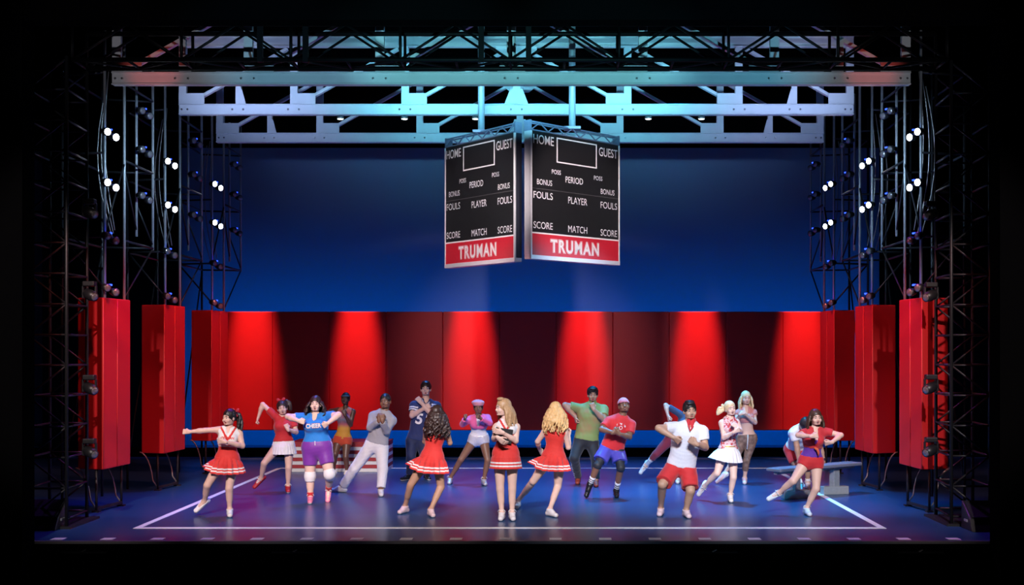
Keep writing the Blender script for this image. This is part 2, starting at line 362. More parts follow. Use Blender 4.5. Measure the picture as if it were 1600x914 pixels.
# black box truss behind the header
t = empty('lighting_truss', (0, 16.25, 6.1), 'black box truss with zigzag bracing across the top of the stage opening', 'truss')
bx0, bx1 = -5.70, 5.70
for yy, zz in ((16.0, 6.10), (16.5, 6.10), (16.0, 6.565), (16.5, 6.565)):
    MB().tube([(bx0, yy, zz), (bx1, yy, zz)], .032, 8).build('chord', BLACKSTEEL, t, smooth=True)
nb = 16; bw = (bx1 - bx0) / nb
for k in range(nb + 1):
    x = bx0 + bw * k
    for yy in (16.0, 16.5):
        if k % 2 == 0: MB().tube([(x, yy, 6.10), (x, yy, 6.565)], .021, 6).build('upright', BLACKSTEEL, t, smooth=True)
    MB().tube([(x, 16.0, 6.10), (x, 16.5, 6.10)], .018, 6).build('cross_tube', BLACKSTEEL, t, smooth=True)
    if k < nb:
        for yy in (16.0, 16.5):
            a, b = ((x, yy, 6.10), (x + bw, yy, 6.565)) if k % 2 == 0 else ((x, yy, 6.565), (x + bw, yy, 6.10))
            MB().tube([a, b], .018, 6).build('brace', BLACKSTEEL, t, smooth=True)
        a, b = ((x, 16.0, 6.10), (x + bw, 16.5, 6.10)) if k % 2 == 0 else ((x, 16.5, 6.10), (x + bw, 16.0, 6.10))
        MB().tube([a, b], .016, 6).build('brace', BLACKSTEEL, t, smooth=True)
for px in (407, 478, 752, 826):       # wide black hanging straps across the truss
    x = P3(px, 80, 15.95)[0]; MB().box((x - .035, 15.90, 6.05), (x + .035, 15.955, 6.62)).build('clamp', BLACKSTEEL, t)

# ------------------------------------------------------------------ scoreboards
BOARD = M('scoreboard_black', (0.012, 0.012, 0.013), 0.35, noise=0.2, scale=12)
LETTER = M('scoreboard_lettering', (0.85, 0.85, 0.84), 0.5, noise=0)
BANNER = M('scoreboard_red', (0.62, 0.016, 0.035), 0.45, noise=0.08)
FRAME = M('scoreboard_frame', (0.72, 0.72, 0.74), 0.4, 0.2, noise=0.06)
TRIMB = M('scoreboard_top_truss', (0.22, 0.24, 0.34), 0.45, 0.4, noise=0.1)
def scoreboard(near, far, z0, z1, near_is_left, pole_x, pole_y, label):
    """near, far: plan points of the two vertical edges of the printed face"""
    n, f_ = np.array(near, float), np.array(far, float)
    L_, R_ = (n, f_) if near_is_left else (f_, n)
    u = R_ - L_; Wd = np.linalg.norm(u); u = u / Wd; u3 = np.array([u[0], u[1], 0]); up = np.array([0, 0, 1.0])
    out = np.array([u[1], -u[0], 0])          # towards the audience
    if out[1] > 0: out = -out
    org = np.array([L_[0], L_[1], z0]); H = z1 - z0; Tk = 0.13
    t = empty('scoreboard', org, label, 'scoreboard', 'hanging scoreboards')
    def pt(a, b, c=0.0): return org + u3 * (a * Wd) + up * ((1 - b) * H) + out * c     # a: left to right, b: top to bottom
    def slab(name, a0, a1, b0, b1, c0, c1, mat, bev=0.0):
        p = [pt(a0, b1, c0), pt(a1, b1, c0), pt(a1, b1, c1), pt(a0, b1, c1), pt(a0, b0, c0), pt(a1, b0, c0), pt(a1, b0, c1), pt(a0, b0, c1)]
        return MB().hexa(p).build(name, mat, t, bevel=bev, seg=1)
    slab('cabinet', -.012, 1.012, -.004, 1.0, -Tk, 0, BOARD)
    slab('face_panel', 0, 1, 0, .459, 0, .004, BOARD); slab('face_panel', 0, 1, .463, .815, 0, .004, BOARD)
    slab('face_joint', 0, 1, .459, .463, 0, .0025, M('joint_grey', (0.12, 0.12, 0.12), .5, noise=0))
    ban = slab('banner_panel', 0, 1, .827, 1.0, 0, .005, BANNER); slab('banner_stripe', 0, 1, .815, .827, 0, .006, LETTER)
    ew = .016
    slab('frame_side', -ew, 0, 0, 1.03, -.02, .012, FRAME, .003); slab('frame_side', 1, 1 + ew, 0, 1.03, -.02, .012, FRAME, .003)
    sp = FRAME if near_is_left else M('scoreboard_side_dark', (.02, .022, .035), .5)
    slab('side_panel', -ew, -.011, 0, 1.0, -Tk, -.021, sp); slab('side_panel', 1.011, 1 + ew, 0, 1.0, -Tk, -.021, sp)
    slab('frame_bottom', -ew, 1 + ew, 1.0, 1.035, -Tk, .014, FRAME, .004)
    # clock window outline
    for nm, a0, a1, b0, b1 in (('clock_outline', .27, .735, .022, .032), ('clock_outline', .27, .735, .218, .228), ('clock_outline', .27, .281, .022, .228), ('clock_outline', .724, .735, .022, .228)):
        slab(nm, a0, a1, b0, b1, .004, .008, LETTER)
    def word(s, a, b, w, h, mat=LETTER, off=0.0, c=.0075, par=None, lab=None):
        V, Fc, sz = text_mesh(s, offset=off)
        Vw = np.array([pt(a, b, c) + u3 * (v[0] / sz[0] * w * Wd) + up * (v[1] / sz[1] * h * H) for v in V])
        o = mesh_np('lettering', Vw, Fc, mat, par or t, smooth=False); o['label'] = lab or f'white word {s}'; return o
    word('HOME', .125, .062, .225, .075, off=.008); word('GUEST', .872, .078, .225, .075, off=.008)
    word('POSS', .265, .308, .10, .036); word('POSS', .75, .308, .10, .036)
    word('PERIOD', .47, .356, .20, .052); word('BONUS', .135, .405, .165, .045); word('BONUS', .865, .415, .165, .045)
    word('FOULS', .12, .513, .21, .056); word('PLAYER', .51, .524, .22, .056); word('FOULS', .88, .530, .20, .056)
    word('SCORE', .12, .757, .21, .056); word('MATCH', .51, .762, .22, .056); word('SCORE', .88, .765, .20, .056)
    bw = text_mesh('TRUMAN', 0.0, 1.22)[2]
    for off, mat, cc, lb in ((.062, LETTER, .0065, 'white outer outline of TRUMAN'), (.040, BANNER, .0078, 'thin red outline inside TRUMAN'), (.020, LETTER, .0091, 'white word TRUMAN')):
        V, Fc, sz = text_mesh('TRUMAN', off, 1.22)
        Vw = np.array([pt(.48, .915, cc) + u3 * (v[0] / bw[0] * .55 * Wd) + up * (v[1] / bw[1] * .098 * H) for v in V])
        mesh_np('lettering', Vw, Fc, mat, ban, smooth=False)['label'] = lb
    # lattice along the top
    th = .075; m = MB()
    for c in (-.01, -Tk + .01):
        m.bar(pt(-ew, -.008, c), pt(1 + ew, -.008, c), .02, .02); m.bar(pt(-ew, -th, c), pt(1 + ew, -th, c), .02, .02)
    tt = m.build('top_lattice', TRIMB, t)
    nz = 11
    for k in range(nz):
        a0, a1 = k / nz, (k + 1) / nz
        p, q = (pt(a0, -.012, -.01), pt(a1, -th, -.01)) if k % 2 == 0 else (pt(a0, -th, -.01), pt(a1, -.012, -.01))
        MB().bar(p, q, .016, .014, out).build('lattice_brace', TRIMB, tt)
    for a in (-.01, 1.01):
        MB().bar(pt(a, .0, -Tk / 2), pt(a, -th - .012, -Tk / 2), Tk, .035, u3).build('corner_post', TRIMB, tt)
    # hanging pole with a foot plate on the lattice
    pp = np.array([pole_x, pole_y, 0]); tz = pt(0, -th)[2]
    MB().tube([(pole_x, pole_y, tz), (pole_x, pole_y, 8.4)], .052, 16).build('hanging_pole', PIPE if False else M('pole_paint', (.4, .44, .5), .4, .3, noise=.05), t, smooth=True)
    MB().box((pole_x - .13, pole_y - .11, tz - .01), (pole_x + .13, pole_y + .11, tz + .03)).build('pole_foot', TRIMB, t)
    return t
def pick(px, d): return P3(px, 300, d)[:2]
rn, rf = pick(831, 18.6), pick(966, 20.0); ln, lf = pick(803, 18.8), pick(697, 20.25)
scoreboard(rn, rf, 3.765, 5.645, True, pick(894, 19.35)[0], 19.28, 'hanging black scoreboard on the right, its broad pinkish frame edge toward the centre')
scoreboard(ln, lf, 3.735, 5.645, False, pick(752, 19.6)[0], 19.6, 'hanging black scoreboard on the left, turned away and looking narrower')

# ------------------------------------------------------------------ wings: pads, frames, lamps, towers
SIDE = {-1: 'left', 1: 'right'}; ROW = ['nearest the audience', 'in the middle row', 'farthest upstage']; RS_ = ['near', 'middle', 'far']
LENSON = M('lamp_lens_lit', (1, 1, 1), 0.3, noise=0, emit=(0.9, 0.97, 1.0), estr=14)
LENSOFF = M('lamp_lens_dark', (0.35, 0.33, 0.36), 0.15, 0.6, noise=0)
LED = M('blue_indicator', (0.02, 0.03, 0.4), 0.3, noise=0, emit=(0.02, 0.06, 1.0), estr=5)
LAMPBODY = M('lamp_body_black', (0.015, 0.015, 0.018), 0.4, noise=0.1)
HOSE = M('silver_cable', (0.35, 0.33, 0.32), 0.4, 0.5, noise=0.05)
RY = [17.5, 20.22, 23.0]
ORD = ['top', 'second from top', 'third from top', 'lowest']
def wing(s, r):
    y0 = RY[r]; sd = SIDE[s]; X = lambda a: s * a + (0.0 if s < 0 else -0.03)
    # pad column
    t = empty('pad_column', (X(5.95), y0 + .4, 0), f'free-standing red padded column on the {sd}, {ROW[r]}', 'padded column', 'red padded columns in the wings')
    A, B, C, D = (X(6.26), y0 + .13), (X(5.845), y0), (X(5.775), y0 + .92), (X(6.30), y0 + .98)
    z0, z1 = 0.615, 3.07
    def prism(name, poly, a, b, bev=.014):
        m = MB(); p = [(q[0], q[1], a) for q in poly] + [(q[0], q[1], b) for q in poly]
        return m.hexa(p).build(name, REDVINYL, t, bevel=bev, seg=2)
    mid = ((B[0] + C[0]) / 2, (B[1] + C[1]) / 2)
    inn = lambda q, dx=.07, dy=0: (q[0] + s * dx, q[1] + dy)
    prism('front_pad', [A, B, inn(B, .055, .06), (A[0], A[1] + .05)], z0, z1)
    prism('side_pad', [(B[0], B[1] + .004), (mid[0], mid[1] - .003), inn(mid), inn(B, .07, .05)], z0, z1)
    prism('side_pad', [(mid[0], mid[1] + .003), C, inn(C), inn(mid)], z0, z1)
    prism('core', [(A[0], A[1] + .055), inn(B, .075, .08), inn(C, .075, -.02), D], z0 + .02, z1 - .02, .002)
    for q in (B, mid):
        MB().tube([(q[0] - s * .003, q[1] - .003, z0 + .02), (q[0] - s * .003, q[1] - .003, z1 - .02)], .007, 6).build('piping', REDEDGE, t, smooth=True)
    feet = [(X(5.98), y0 + .10), (X(5.87), y0 + .80)]
    for (fx, fy) in feet:
        MB().tube([(fx, fy, 0.02), (fx, fy, z0 + .05)], .019, 8).build('leg', DARKSTEEL, t, smooth=True)
        pts = [(fx + s * (.03 + .22 * (1 - math.cos(a)) ** .9 + .06), fy + .03, .08 + .55 * math.sin(a)) for a in np.linspace(.15, math.pi / 2, 7)]
        MB().tube([(fx + s * .02, fy + .02, .06)] + pts, .012, 6).build('curved_brace', HOSE, t, smooth=True)
        MB().box((fx - .05, fy - .05, 0), (fx + .05, fy + .05, .022)).build('foot_plate', DARKSTEEL, t)
    MB().bar((feet[0][0], feet[0][1], .05), (feet[1][0], feet[1][1], .05), .04, .04).build('base_rail', DARKSTEEL, t)
    # lighting frame above and behind the column
    t = empty('pipe_scaffold', (X(6.0), y0 + 1.2, z1), f'tall frame of steel pipes above the red column on the {sd}, {ROW[r]}', 'pipe frame', 'steel pipe frames in the wings')
    p1, p2 = (X(5.86), y0 + .10), (X(5.84), y0 + .84); h1, h2 = (X(5.97), y0 + 1.75), (X(5.86), y0 + 2.2)
    for q, a in ((p1, z1), (p2, z1), (h1, 4.1), (h2, 3.92)):
        MB().tube([(q[0], q[1], a), (q[0], q[1], 6.9)], .021, 8).build('pipe', PIPE, t, smooth=True)
    for q in ((X(6.55), y0 + .3), (X(6.6), y0 + 2.0)):
        MB().tube([(q[0], q[1], 0), (q[0], q[1], 6.9)], .021, 8).build('pipe', DARKSTEEL, t, smooth=True)
    for z in (3.95, 5.15, 6.3):
        for (a, b) in ((p1, (X(6.55), y0 + .3)), (p2, h2), (h2, (X(6.6), y0 + 2.0)), ((X(6.55), y0 + .3), (X(6.6), y0 + 2.0))):
            MB().tube([(a[0], a[1], z), (b[0], b[1], z)], .018, 6).build('rail', DARKSTEEL, t, smooth=True)
    for (a, b, za, zb) in ((p2, h2, 3.1, 3.95), (p1, (X(6.55), y0 + .3), 3.2, 3.95), (h1, h2, 4.6, 4.0), (p2, h1, 5.0, 4.2), (p1, p2, 4.0, 5.1), ((X(6.55), y0 + .3), (X(6.6), y0 + 2.0), .4, 3.9)):
        MB().tube([(a[0], a[1], za), (b[0], b[1], zb)], .015, 6).build('brace', DARKSTEEL, t, smooth=True)
    rng = random.Random(r * 7 + s)
    for k in range(3):
        xa, ya = X(5.95 + .2 * k), y0 + .5 + .5 * k
        pts = [np.array((xa + s * .10 * math.sin(math.pi * u) * (1 + k * .4), ya + .25 * u, 6.4 - 2.3 * u)) for u in np.linspace(0, 1, 8)]
        MB().tube(pts, .009, 5).build('cable', HOSE, t, smooth=True)
    # twin lamps
    def lamp(x, y, z, lit, label, pipe):
        t = empty('twin_lamp', (x, y, z), label, 'stage light', 'twin round stage lamps in the wings')
        dirv = np.array((-s * .78, -.60, -.14)); dirv /= np.linalg.norm(dirv)
        sd_ = np.cross(dirv, (0, 0, 1)); sd_ /= np.linalg.norm(sd_); upv = np.cross(sd_, dirv)
        c = np.array((x, y, z))
        for k in (-1, 1):
            cc = c + sd_ * .070 * k + upv * (.030 * k * -s)
            MB().tube([cc - dirv * .10, cc - dirv * .085, cc - dirv * .03, cc + dirv * .045], [.02, .040, .055, .060], 14).build('housing', LAMPBODY, t, smooth=True)
            MB().tube([cc + dirv * .040, cc + dirv * .050], [.053, .046], 16).build('lens', LENSON if lit else LENSOFF, t, smooth=True)
        MB().bar(c - sd_ * .14, c + sd_ * .14, .02, .012).build('yoke', LAMPBODY, t)
        MB().bar(c - dirv * .02 + upv * .07 - sd_ * .03, c - dirv * .02 + upv * .07 + sd_ * .05, .035, .022, upv).build('indicator', LED, t)
        MB().tube([c - dirv * .05, np.array((pipe[0] - s * .021, pipe[1], z))], .012, 6).build('clamp', LAMPBODY, t)
    fx, fy = X(5.765), y0 + .05
    for k, (z, lit) in enumerate(((5.40, 1), (4.68, 1), (3.92, 0), (3.18, 0))):
        lamp(fx, fy, z, lit, f'{"glowing white" if lit else "unlit"} twin lamp, {ORD[k]} on {RS_[r]} {sd} scaffold front pipe', p1)
    for k, z in enumerate((6.02, 5.42, 4.70)):
        lamp(X(5.82), y0 + 1.70, z, 0, f'dark blue-lit twin lamp, {ORD[k]} on {RS_[r]} {sd} scaffold rear pipe', h1)
for s in (-1, 1):
    for r in range(3): wing(s, r)

def moving_head(c, s, label):
    c = np.array(c, float)
    t = empty('moving_light', c, label, 'stage light', 'moving lights on the side towers')
    MB().box(c + [-.08, -.06, .07], c + [.08, .06, .14]).build('base', LAMPBODY, t, bevel=.015)
    for k in (-1, 1): MB().box(c + [-.014 + k * .085, -.02, -.09], c + [.014 + k * .085, .02, .08]).build('yoke_arm', LAMPBODY, t, bevel=.006, seg=1)
    d = np.array((-s * .7, -.5, -.25)); d /= np.linalg.norm(d)
    q = c + [0, 0, -.04]
    MB().tube([q - d * .11, q - d * .09, q + d * .02, q + d * .12], [.035, .065, .075, .06], 14).build('head', LAMPBODY, t, smooth=True)
    MB().tube([q + d * .117, q + d * .128], [.052, .042], 14).build('lens', LENSOFF, t, smooth=True)
def tower(s, y0, label):
    X = lambda a: s * a + (0.0 if s < 0 else .06)
    t = empty('truss_tower', (X(6.0), y0 + .4, 0), label, 'truss tower', 'black truss towers at the stage sides')
    c = [(X(5.77), y0), (X(5.83), y0 + .85), (X(6.28), y0), (X(6.34), y0 + .85)]
    for q in c: MB().tube([(q[0], q[1], 0), (q[0], q[1], 6.15)], .024, 8).build('upright', DARKSTEEL, t, smooth=True)
    n = 15; dz = .4
    for k in range(n):
        z = .12 + k * dz
        for a, b in ((0, 1), (2, 3), (0, 2), (1, 3)):
            MB().tube([(*c[a], z), (*c[b], z)], .015, 6).build('rung', DARKSTEEL, t, smooth=True)
        a, b = ((0, 2) if k % 2 else (2, 0)); MB().tube([(*c[a], z), (*c[b], z + dz)], .013, 6).build('diagonal', DARKSTEEL, t, smooth=True)
        a, b = ((1, 3) if k % 2 else (3, 1)); MB().tube([(*c[a], z), (*c[b], z + dz)], .013, 6).build('diagonal', DARKSTEEL, t, smooth=True)
    MB().box((min(c[0][0], c[2][0]) - .08, y0 - .08, 0), (max(c[0][0], c[3][0]) + .08, y0 + .95, .03)).build('base_plate', DARKSTEEL, t)
    for k, z in enumerate((1.0, 1.85, 3.1, 4.2)):
        moving_head((X(5.83) - s * .20, y0 + .42, z), s, f'dark moving light on the {SIDE[s]} truss tower, {["lowest", "second from the floor", "third from the floor", "highest"][k]}')
tower(-1, 16.0, 'dark ladder-like truss tower at the left edge of the stage')
tower(1, 16.25, 'dark ladder-like truss tower at the right edge of the stage')
for s, px, py in ((-1, 62, 826), (1, 1545, 828)):
    c = P3(px, py, 4454 / (py - 547)); c[2] = 0
    t = empty('floor_monitor', c, f'black wedge floor speaker beside the {SIDE[s]} truss tower at the stage edge', 'speaker', 'wedge speakers at the stage corners')
    a = .28
    MB().hexa([c + [-a, -.2, 0], c + [a, -.2, 0], c + [a, .25, 0], c + [-a, .25, 0], c + [-a, -.1, .16], c + [a, -.1, .16], c + [a, .22, .36], c + [-a, .22, .36]]).build('cabinet', LAMPBODY, t, bevel=.012)
    MB().hexa([c + [-a + .03, -.10, .165], c + [a - .03, -.10, .165], c + [a - .03, .19, .345], c + [-a + .03, .19, .345], c + [-a + .03, -.106, .178], c + [a - .03, -.106, .178], c + [a - .03, .184, .358], c + [-a + .03, .184, .358]]).build('grille', DARKSTEEL, t)
    for k in (-1, 1): MB().bar(c + [k * (a + .003) - .0, -.02, .12], c + [k * (a + .003), .1, .12], .012, .03).build('handle', PIPE, t)

# ------------------------------------------------------------------ props
# striped step box
c0 = P3(455, 737, 23.4); c1 = P3(604, 737, 23.4); xa, xb, ya, yb, ht = c0[0], c1[0], 23.4, 24.3, .545
t = empty('step_box', ((xa + xb) / 2, (ya + yb) / 2, 0), 'low step box painted in red and white horizontal stripes behind the cast', 'step box')
MB().box((xa + .02, ya + .02, 0), (xb - .02, yb - .02, ht - .02)).build('core', M('step_core', (.06, .01, .012), .7), t)
RS, WS = M('stripe_red', (.38, .02, .03), .55, noise=.1), M('stripe_white', (.75, .74, .75), .55, noise=.05)
zz = 0; hs = ht / 8
for k in range(8):
    z = k * hs
    MB().box((xa, ya, z + .002), (xb, ya + .02, z + hs - .002)).box((xb - .02, ya + .02, z + .002), (xb, yb, z + hs - .002)).box((xa, ya + .02, z + .002), (xa + .02, yb, z + hs - .002)).build('stripe_board', WS if k % 2 == 0 else RS, t)
MB().box((xa - .01, ya - .01, ht), (xb + .01, yb, ht + .025)).build('tread', RS, t)
# weight bench
a = P3(1208, 734, 18.95); b = P3(1336, 722, 20.1); a[2] = b[2] = .47
t = empty('weight_bench', ((a[0] + b[0]) / 2, (a[1] + b[1]) / 2, 0), 'flat grey weight bench with two block feet behind the dancer on the right', 'bench')
BT, BS = M('bench_top', (.16, .18, .24), .4, noise=.1), M('bench_steel', (.30, .33, .36), .5, .2, noise=.15, bump=.1)
d = (b - a) / np.linalg.norm(b - a); sd = np.array((-d[1], d[0], 0))
MB().bar(a, b, .30, .05).build('seat_board', BT, t, bevel=.012)
MB().bar(a + d * .05 - [0, 0, .045], b - d * .05 - [0, 0, .045], .07, .05).build('under_beam', BS, t)
for q, nm in ((a + d * .50, 0), (a + d * 1.42, 0)):
    MB().bar((q[0], q[1], .12), (q[0], q[1], .44), .10, .14, d).build('leg', BS, t, bevel=.005, seg=1)
    e = np.array((1, .25, 0)); e /= np.linalg.norm(e)
    MB().bar(np.array((q[0], q[1], .065)) - e * .22, np.array((q[0], q[1], .065)) + e * .22, .14, .13).build('foot_block', BS, t, bevel=.006, seg=1)
# ------------------------------------------------------------------ figures: smooth implicit surfaces turned into meshes
def nrm(v):
    v = np.asarray(v, float); return v / (np.linalg.norm(v) + 1e-12)
def lerp(a, b, t): return np.asarray(a, float) * (1 - t) + np.asarray(b, float) * t
def cone(a, b, ra, rb, w=None, fl=1.0, k=.03, clip=None):
    return dict(t='c', a=np.array(a, float), b=np.array(b, float), ra=ra, rb=rb, w=None if w is None else nrm(w), fl=fl, k=k, clip=clip or [])
def ell(c, ax, r, k=.03, clip=None):
    return dict(t='e', c=np.array(c, float), ax=np.array(ax, float), r=np.array(r, float), k=k, clip=clip or [])
def inflate(p, o):
    q = dict(p)
    if p['t'] == 'c':
        m = max(p['ra'], p['rb']); q['ra'] = p['ra'] + o; q['rb'] = p['rb'] + o
        if p['w'] is not None: q['fl'] = (m * p['fl'] + o) / (m + o)
    else: q['r'] = p['r'] + o
    return q
def pdist(p, X):
    if p['t'] == 'c':
        a, b = p['a'], p['b']; q = X - a; ba = b - a
        if p['w'] is not None:
            w = p['w']; s = 1 / p['fl'] - 1
            q = q + (q @ w)[..., None] * w * s; ba = ba + (ba @ w) * w * s
        t = np.clip((q @ ba) / (ba @ ba + 1e-12), 0, 1)
        d = np.sqrt(((q - t[..., None] * ba) ** 2).sum(-1)) - (p['ra'] * (1 - t) + p['rb'] * t)
        if p['w'] is not None: d = d * (0.5 + 0.5 * p['fl'])
    else:
        q = (X - p['c']) @ p['ax'].T
        k0 = np.sqrt(((q / p['r']) ** 2).sum(-1)); k1 = np.sqrt(((q / p['r'] ** 2) ** 2).sum(-1)) + 1e-9
        d = k0 * (k0 - 1) / k1
    for (c, n) in p['clip']: d = np.maximum(d, (X - c) @ n)
    return d
def pbox(p):
    if p['t'] == 'c':
        r = max(p['ra'], p['rb']); return np.minimum(p['a'], p['b']) - r, np.maximum(p['a'], p['b']) + r
    r = p['r'].max(); return p['c'] - r, p['c'] + r
def smin(a, b, k):
    h = np.maximum(k - np.abs(a - b), 0) / k; return np.minimum(a, b) - h * h * k * .25
def evalp(prims, X):
    D = np.full(X.shape[:-1], 9.0)
    for p in prims: D = smin(D, pdist(p, X), p['k'])
    return D
def field(prims, h, subs=(), clips=()):
    lo = np.min([pbox(p)[0] for p in prims], 0) - 3 * h; hi = np.max([pbox(p)[1] for p in prims], 0) + 3 * h
    n = np.ceil((hi - lo) / h).astype(int) + 1
    D = np.full(n, .25, np.float32); ax = [lo[i] + np.arange(n[i]) * h for i in range(3)]
    def sub(p, pad):
        a, b = pbox(p); i0 = np.clip(np.floor((a - pad - lo) / h).astype(int), 0, n - 1); i1 = np.clip(np.ceil((b + pad - lo) / h).astype(int) + 1, 1, n)
        sl = tuple(slice(i0[i], max(i1[i], i0[i] + 1)) for i in range(3))
        X = np.stack(np.meshgrid(*[ax[i][sl[i]] for i in range(3)], indexing='ij'), -1); return sl, X
    for p in prims:
        sl, X = sub(p, p['k'] + 2 * h); D[sl] = smin(D[sl], pdist(p, X).astype(np.float32), p['k'])
    for p in subs:
        sl, X = sub(p, p['k'] + 2 * h); D[sl] = -smin(-D[sl], pdist(p, X).astype(np.float32), p['k'])
    if clips:
        X = np.stack(np.meshgrid(*ax, indexing='ij'), -1)
        for (c, nn) in clips: D = np.maximum(D, ((X - c) @ nn).astype(np.float32))
    return surfnet(D, lo, h)
def surfnet(V, org, h):
    S = V < 0
    c = np.zeros(np.array(V.shape) - 1, np.int8)
    cor = [(i, j, k) for i in (0, 1) for j in (0, 1) for k in (0, 1)]
    for (i, j, k) in cor: c += S[i:V.shape[0] - 1 + i, j:V.shape[1] - 1 + j, k:V.shape[2] - 1 + k]
    act = (c > 0) & (c < 8); idx = np.argwhere(act); num = np.full(c.shape, -1, np.int64); num[act] = np.arange(len(idx))
    pts = np.zeros((len(idx), 3)); cnt = np.zeros(len(idx))
    for a in cor:
        for ax in range(3):
            if a[ax]: continue
            b = list(a); b[ax] = 1
            ia, ib = idx + a, idx + b
            v0 = V[ia[:, 0], ia[:, 1], ia[:, 2]]; v1 = V[ib[:, 0], ib[:, 1], ib[:, 2]]
            m = (v0 < 0) != (v1 < 0); t = v0[m] / (v0[m] - v1[m])
            q = np.tile(np.array(a, float), (m.sum(), 1)); q[:, ax] += t; pts[m] += q; cnt[m] += 1
    pts = (pts / cnt[:, None] + idx) * h + org
    quads = []
    for ax in range(3):
        u, v = (ax + 1) % 3, (ax + 2) % 3
        s0 = [slice(None)] * 3; s1 = [slice(None)] * 3; s0[ax] = slice(0, -1); s1[ax] = slice(1, None)
        A, B = S[tuple(s0)], S[tuple(s1)]
        for fl, mask in ((0, A & ~B), (1, ~A & B)):
            e = np.argwhere(mask); e = e[(e[:, u] > 0) & (e[:, v] > 0) & (e[:, u] < V.shape[u] - 1) & (e[:, v] < V.shape[v] - 1)]
            if not len(e): continue
            def cell(du, dv):
                q = e.copy(); q[:, u] += du; q[:, v] += dv; return num[q[:, 0], q[:, 1], q[:, 2]]
            q = np.stack([cell(-1, -1), cell(0, -1), cell(0, 0), cell(-1, 0)], 1)
            quads.append(q[:, ::-1] if fl else q)
    return pts, np.concatenate(quads)
def join(parts):
    Vs, Qs, n = [], [], 0
    for V, Q in parts: Vs.append(V); Qs.append(Q + n); n += len(V)
    return np.concatenate(Vs), np.concatenate(Qs)
def centers(V, Q): return V[Q].mean(1)
def wrinkle(V, Q, amp, seed, freq=26.0):
    if not amp: return V
    r = np.random.RandomState(seed); out = V.copy()
    nn = np.zeros_like(V); a = V[Q[:, 0]]; b = V[Q[:, 1]]; c = V[Q[:, 2]]; fn = np.cross(b - a, c - a)
    for k in range(4): np.add.at(nn, Q[:, k], fn)
    nn /= np.linalg.norm(nn, axis=1)[:, None] + 1e-12
    d = 0
    for k in range(5):
        w = r.normal(size=3) * freq * (0.5 + .35 * k); d = d + np.sin(V @ w + r.uniform(0, 6.28)) / (1 + .5 * k)
    return out + nn * (d * amp)[:, None]

SKIN = {'light': M('skin_light', (.72, .45, .36), .5, noise=.05, scale=20), 'fair': M('skin_fair', (.80, .53, .43), .5, noise=.05, scale=20),
        'tan': M('skin_tan', (.52, .29, .19), .5, noise=.05, scale=20), 'brown': M('skin_brown', (.23, .105, .06), .45, noise=.06, scale=20), 'dark': M('skin_dark', (.13, .06, .04), .42, noise=.06, scale=20)}
HAIRC = {'black': M('hair_black', (.014, .010, .010), .4, noise=.5, scale=60, bump=.3), 'brown': M('hair_brown', (.055, .028, .018), .42, noise=.5, scale=60, bump=.3),
         'dkbrown': M('hair_dark_brown', (.030, .014, .011), .42, noise=.5, scale=60, bump=.3), 'blonde': M('hair_blonde', (.72, .46, .20), .45, noise=.35, scale=45, bump=.3),
         'sandy': M('hair_sandy', (.50, .30, .15), .45, noise=.35, scale=45, bump=.3), 'paleblonde': M('hair_pale_blonde', (.78, .58, .34), .45, noise=.3, scale=45, bump=.3)}
EYEW = M('eye_white', (.85, .84, .82), .3, noise=0); IRIS = M('eye_iris', (.03, .02, .015), .2, noise=0)
MOUTH = M('mouth_inside', (.10, .012, .014), .5, noise=0); LIP = M('lips', (.42, .09, .09), .4, noise=0); LIPD = M('lips_dark', (.20, .05, .05), .4, noise=0); TEETH = M('teeth', (.88, .86, .82), .3, noise=0)
def cloth(name, col, **k): return M(name, col, k.pop('rough', .75), noise=k.pop('noise', .07), scale=k.pop('scale', 50), bump=k.pop('bump', .15), sheen=.2, **k)
CR = cloth('cheer_red', (.66, .028, .022)); CW = cloth('cheer_white', (.80, .77, .77)); WHITEC = cloth('white_cloth', (.82, .78, .79))

def lift(par, px, py, L, s):
    q = P3(px, py, par[1]); r = np.linalg.norm(q - par)
    dz = math.sqrt(max(0, L * L - r * r)) * s
    return P3(px, py, par[1] + dz)

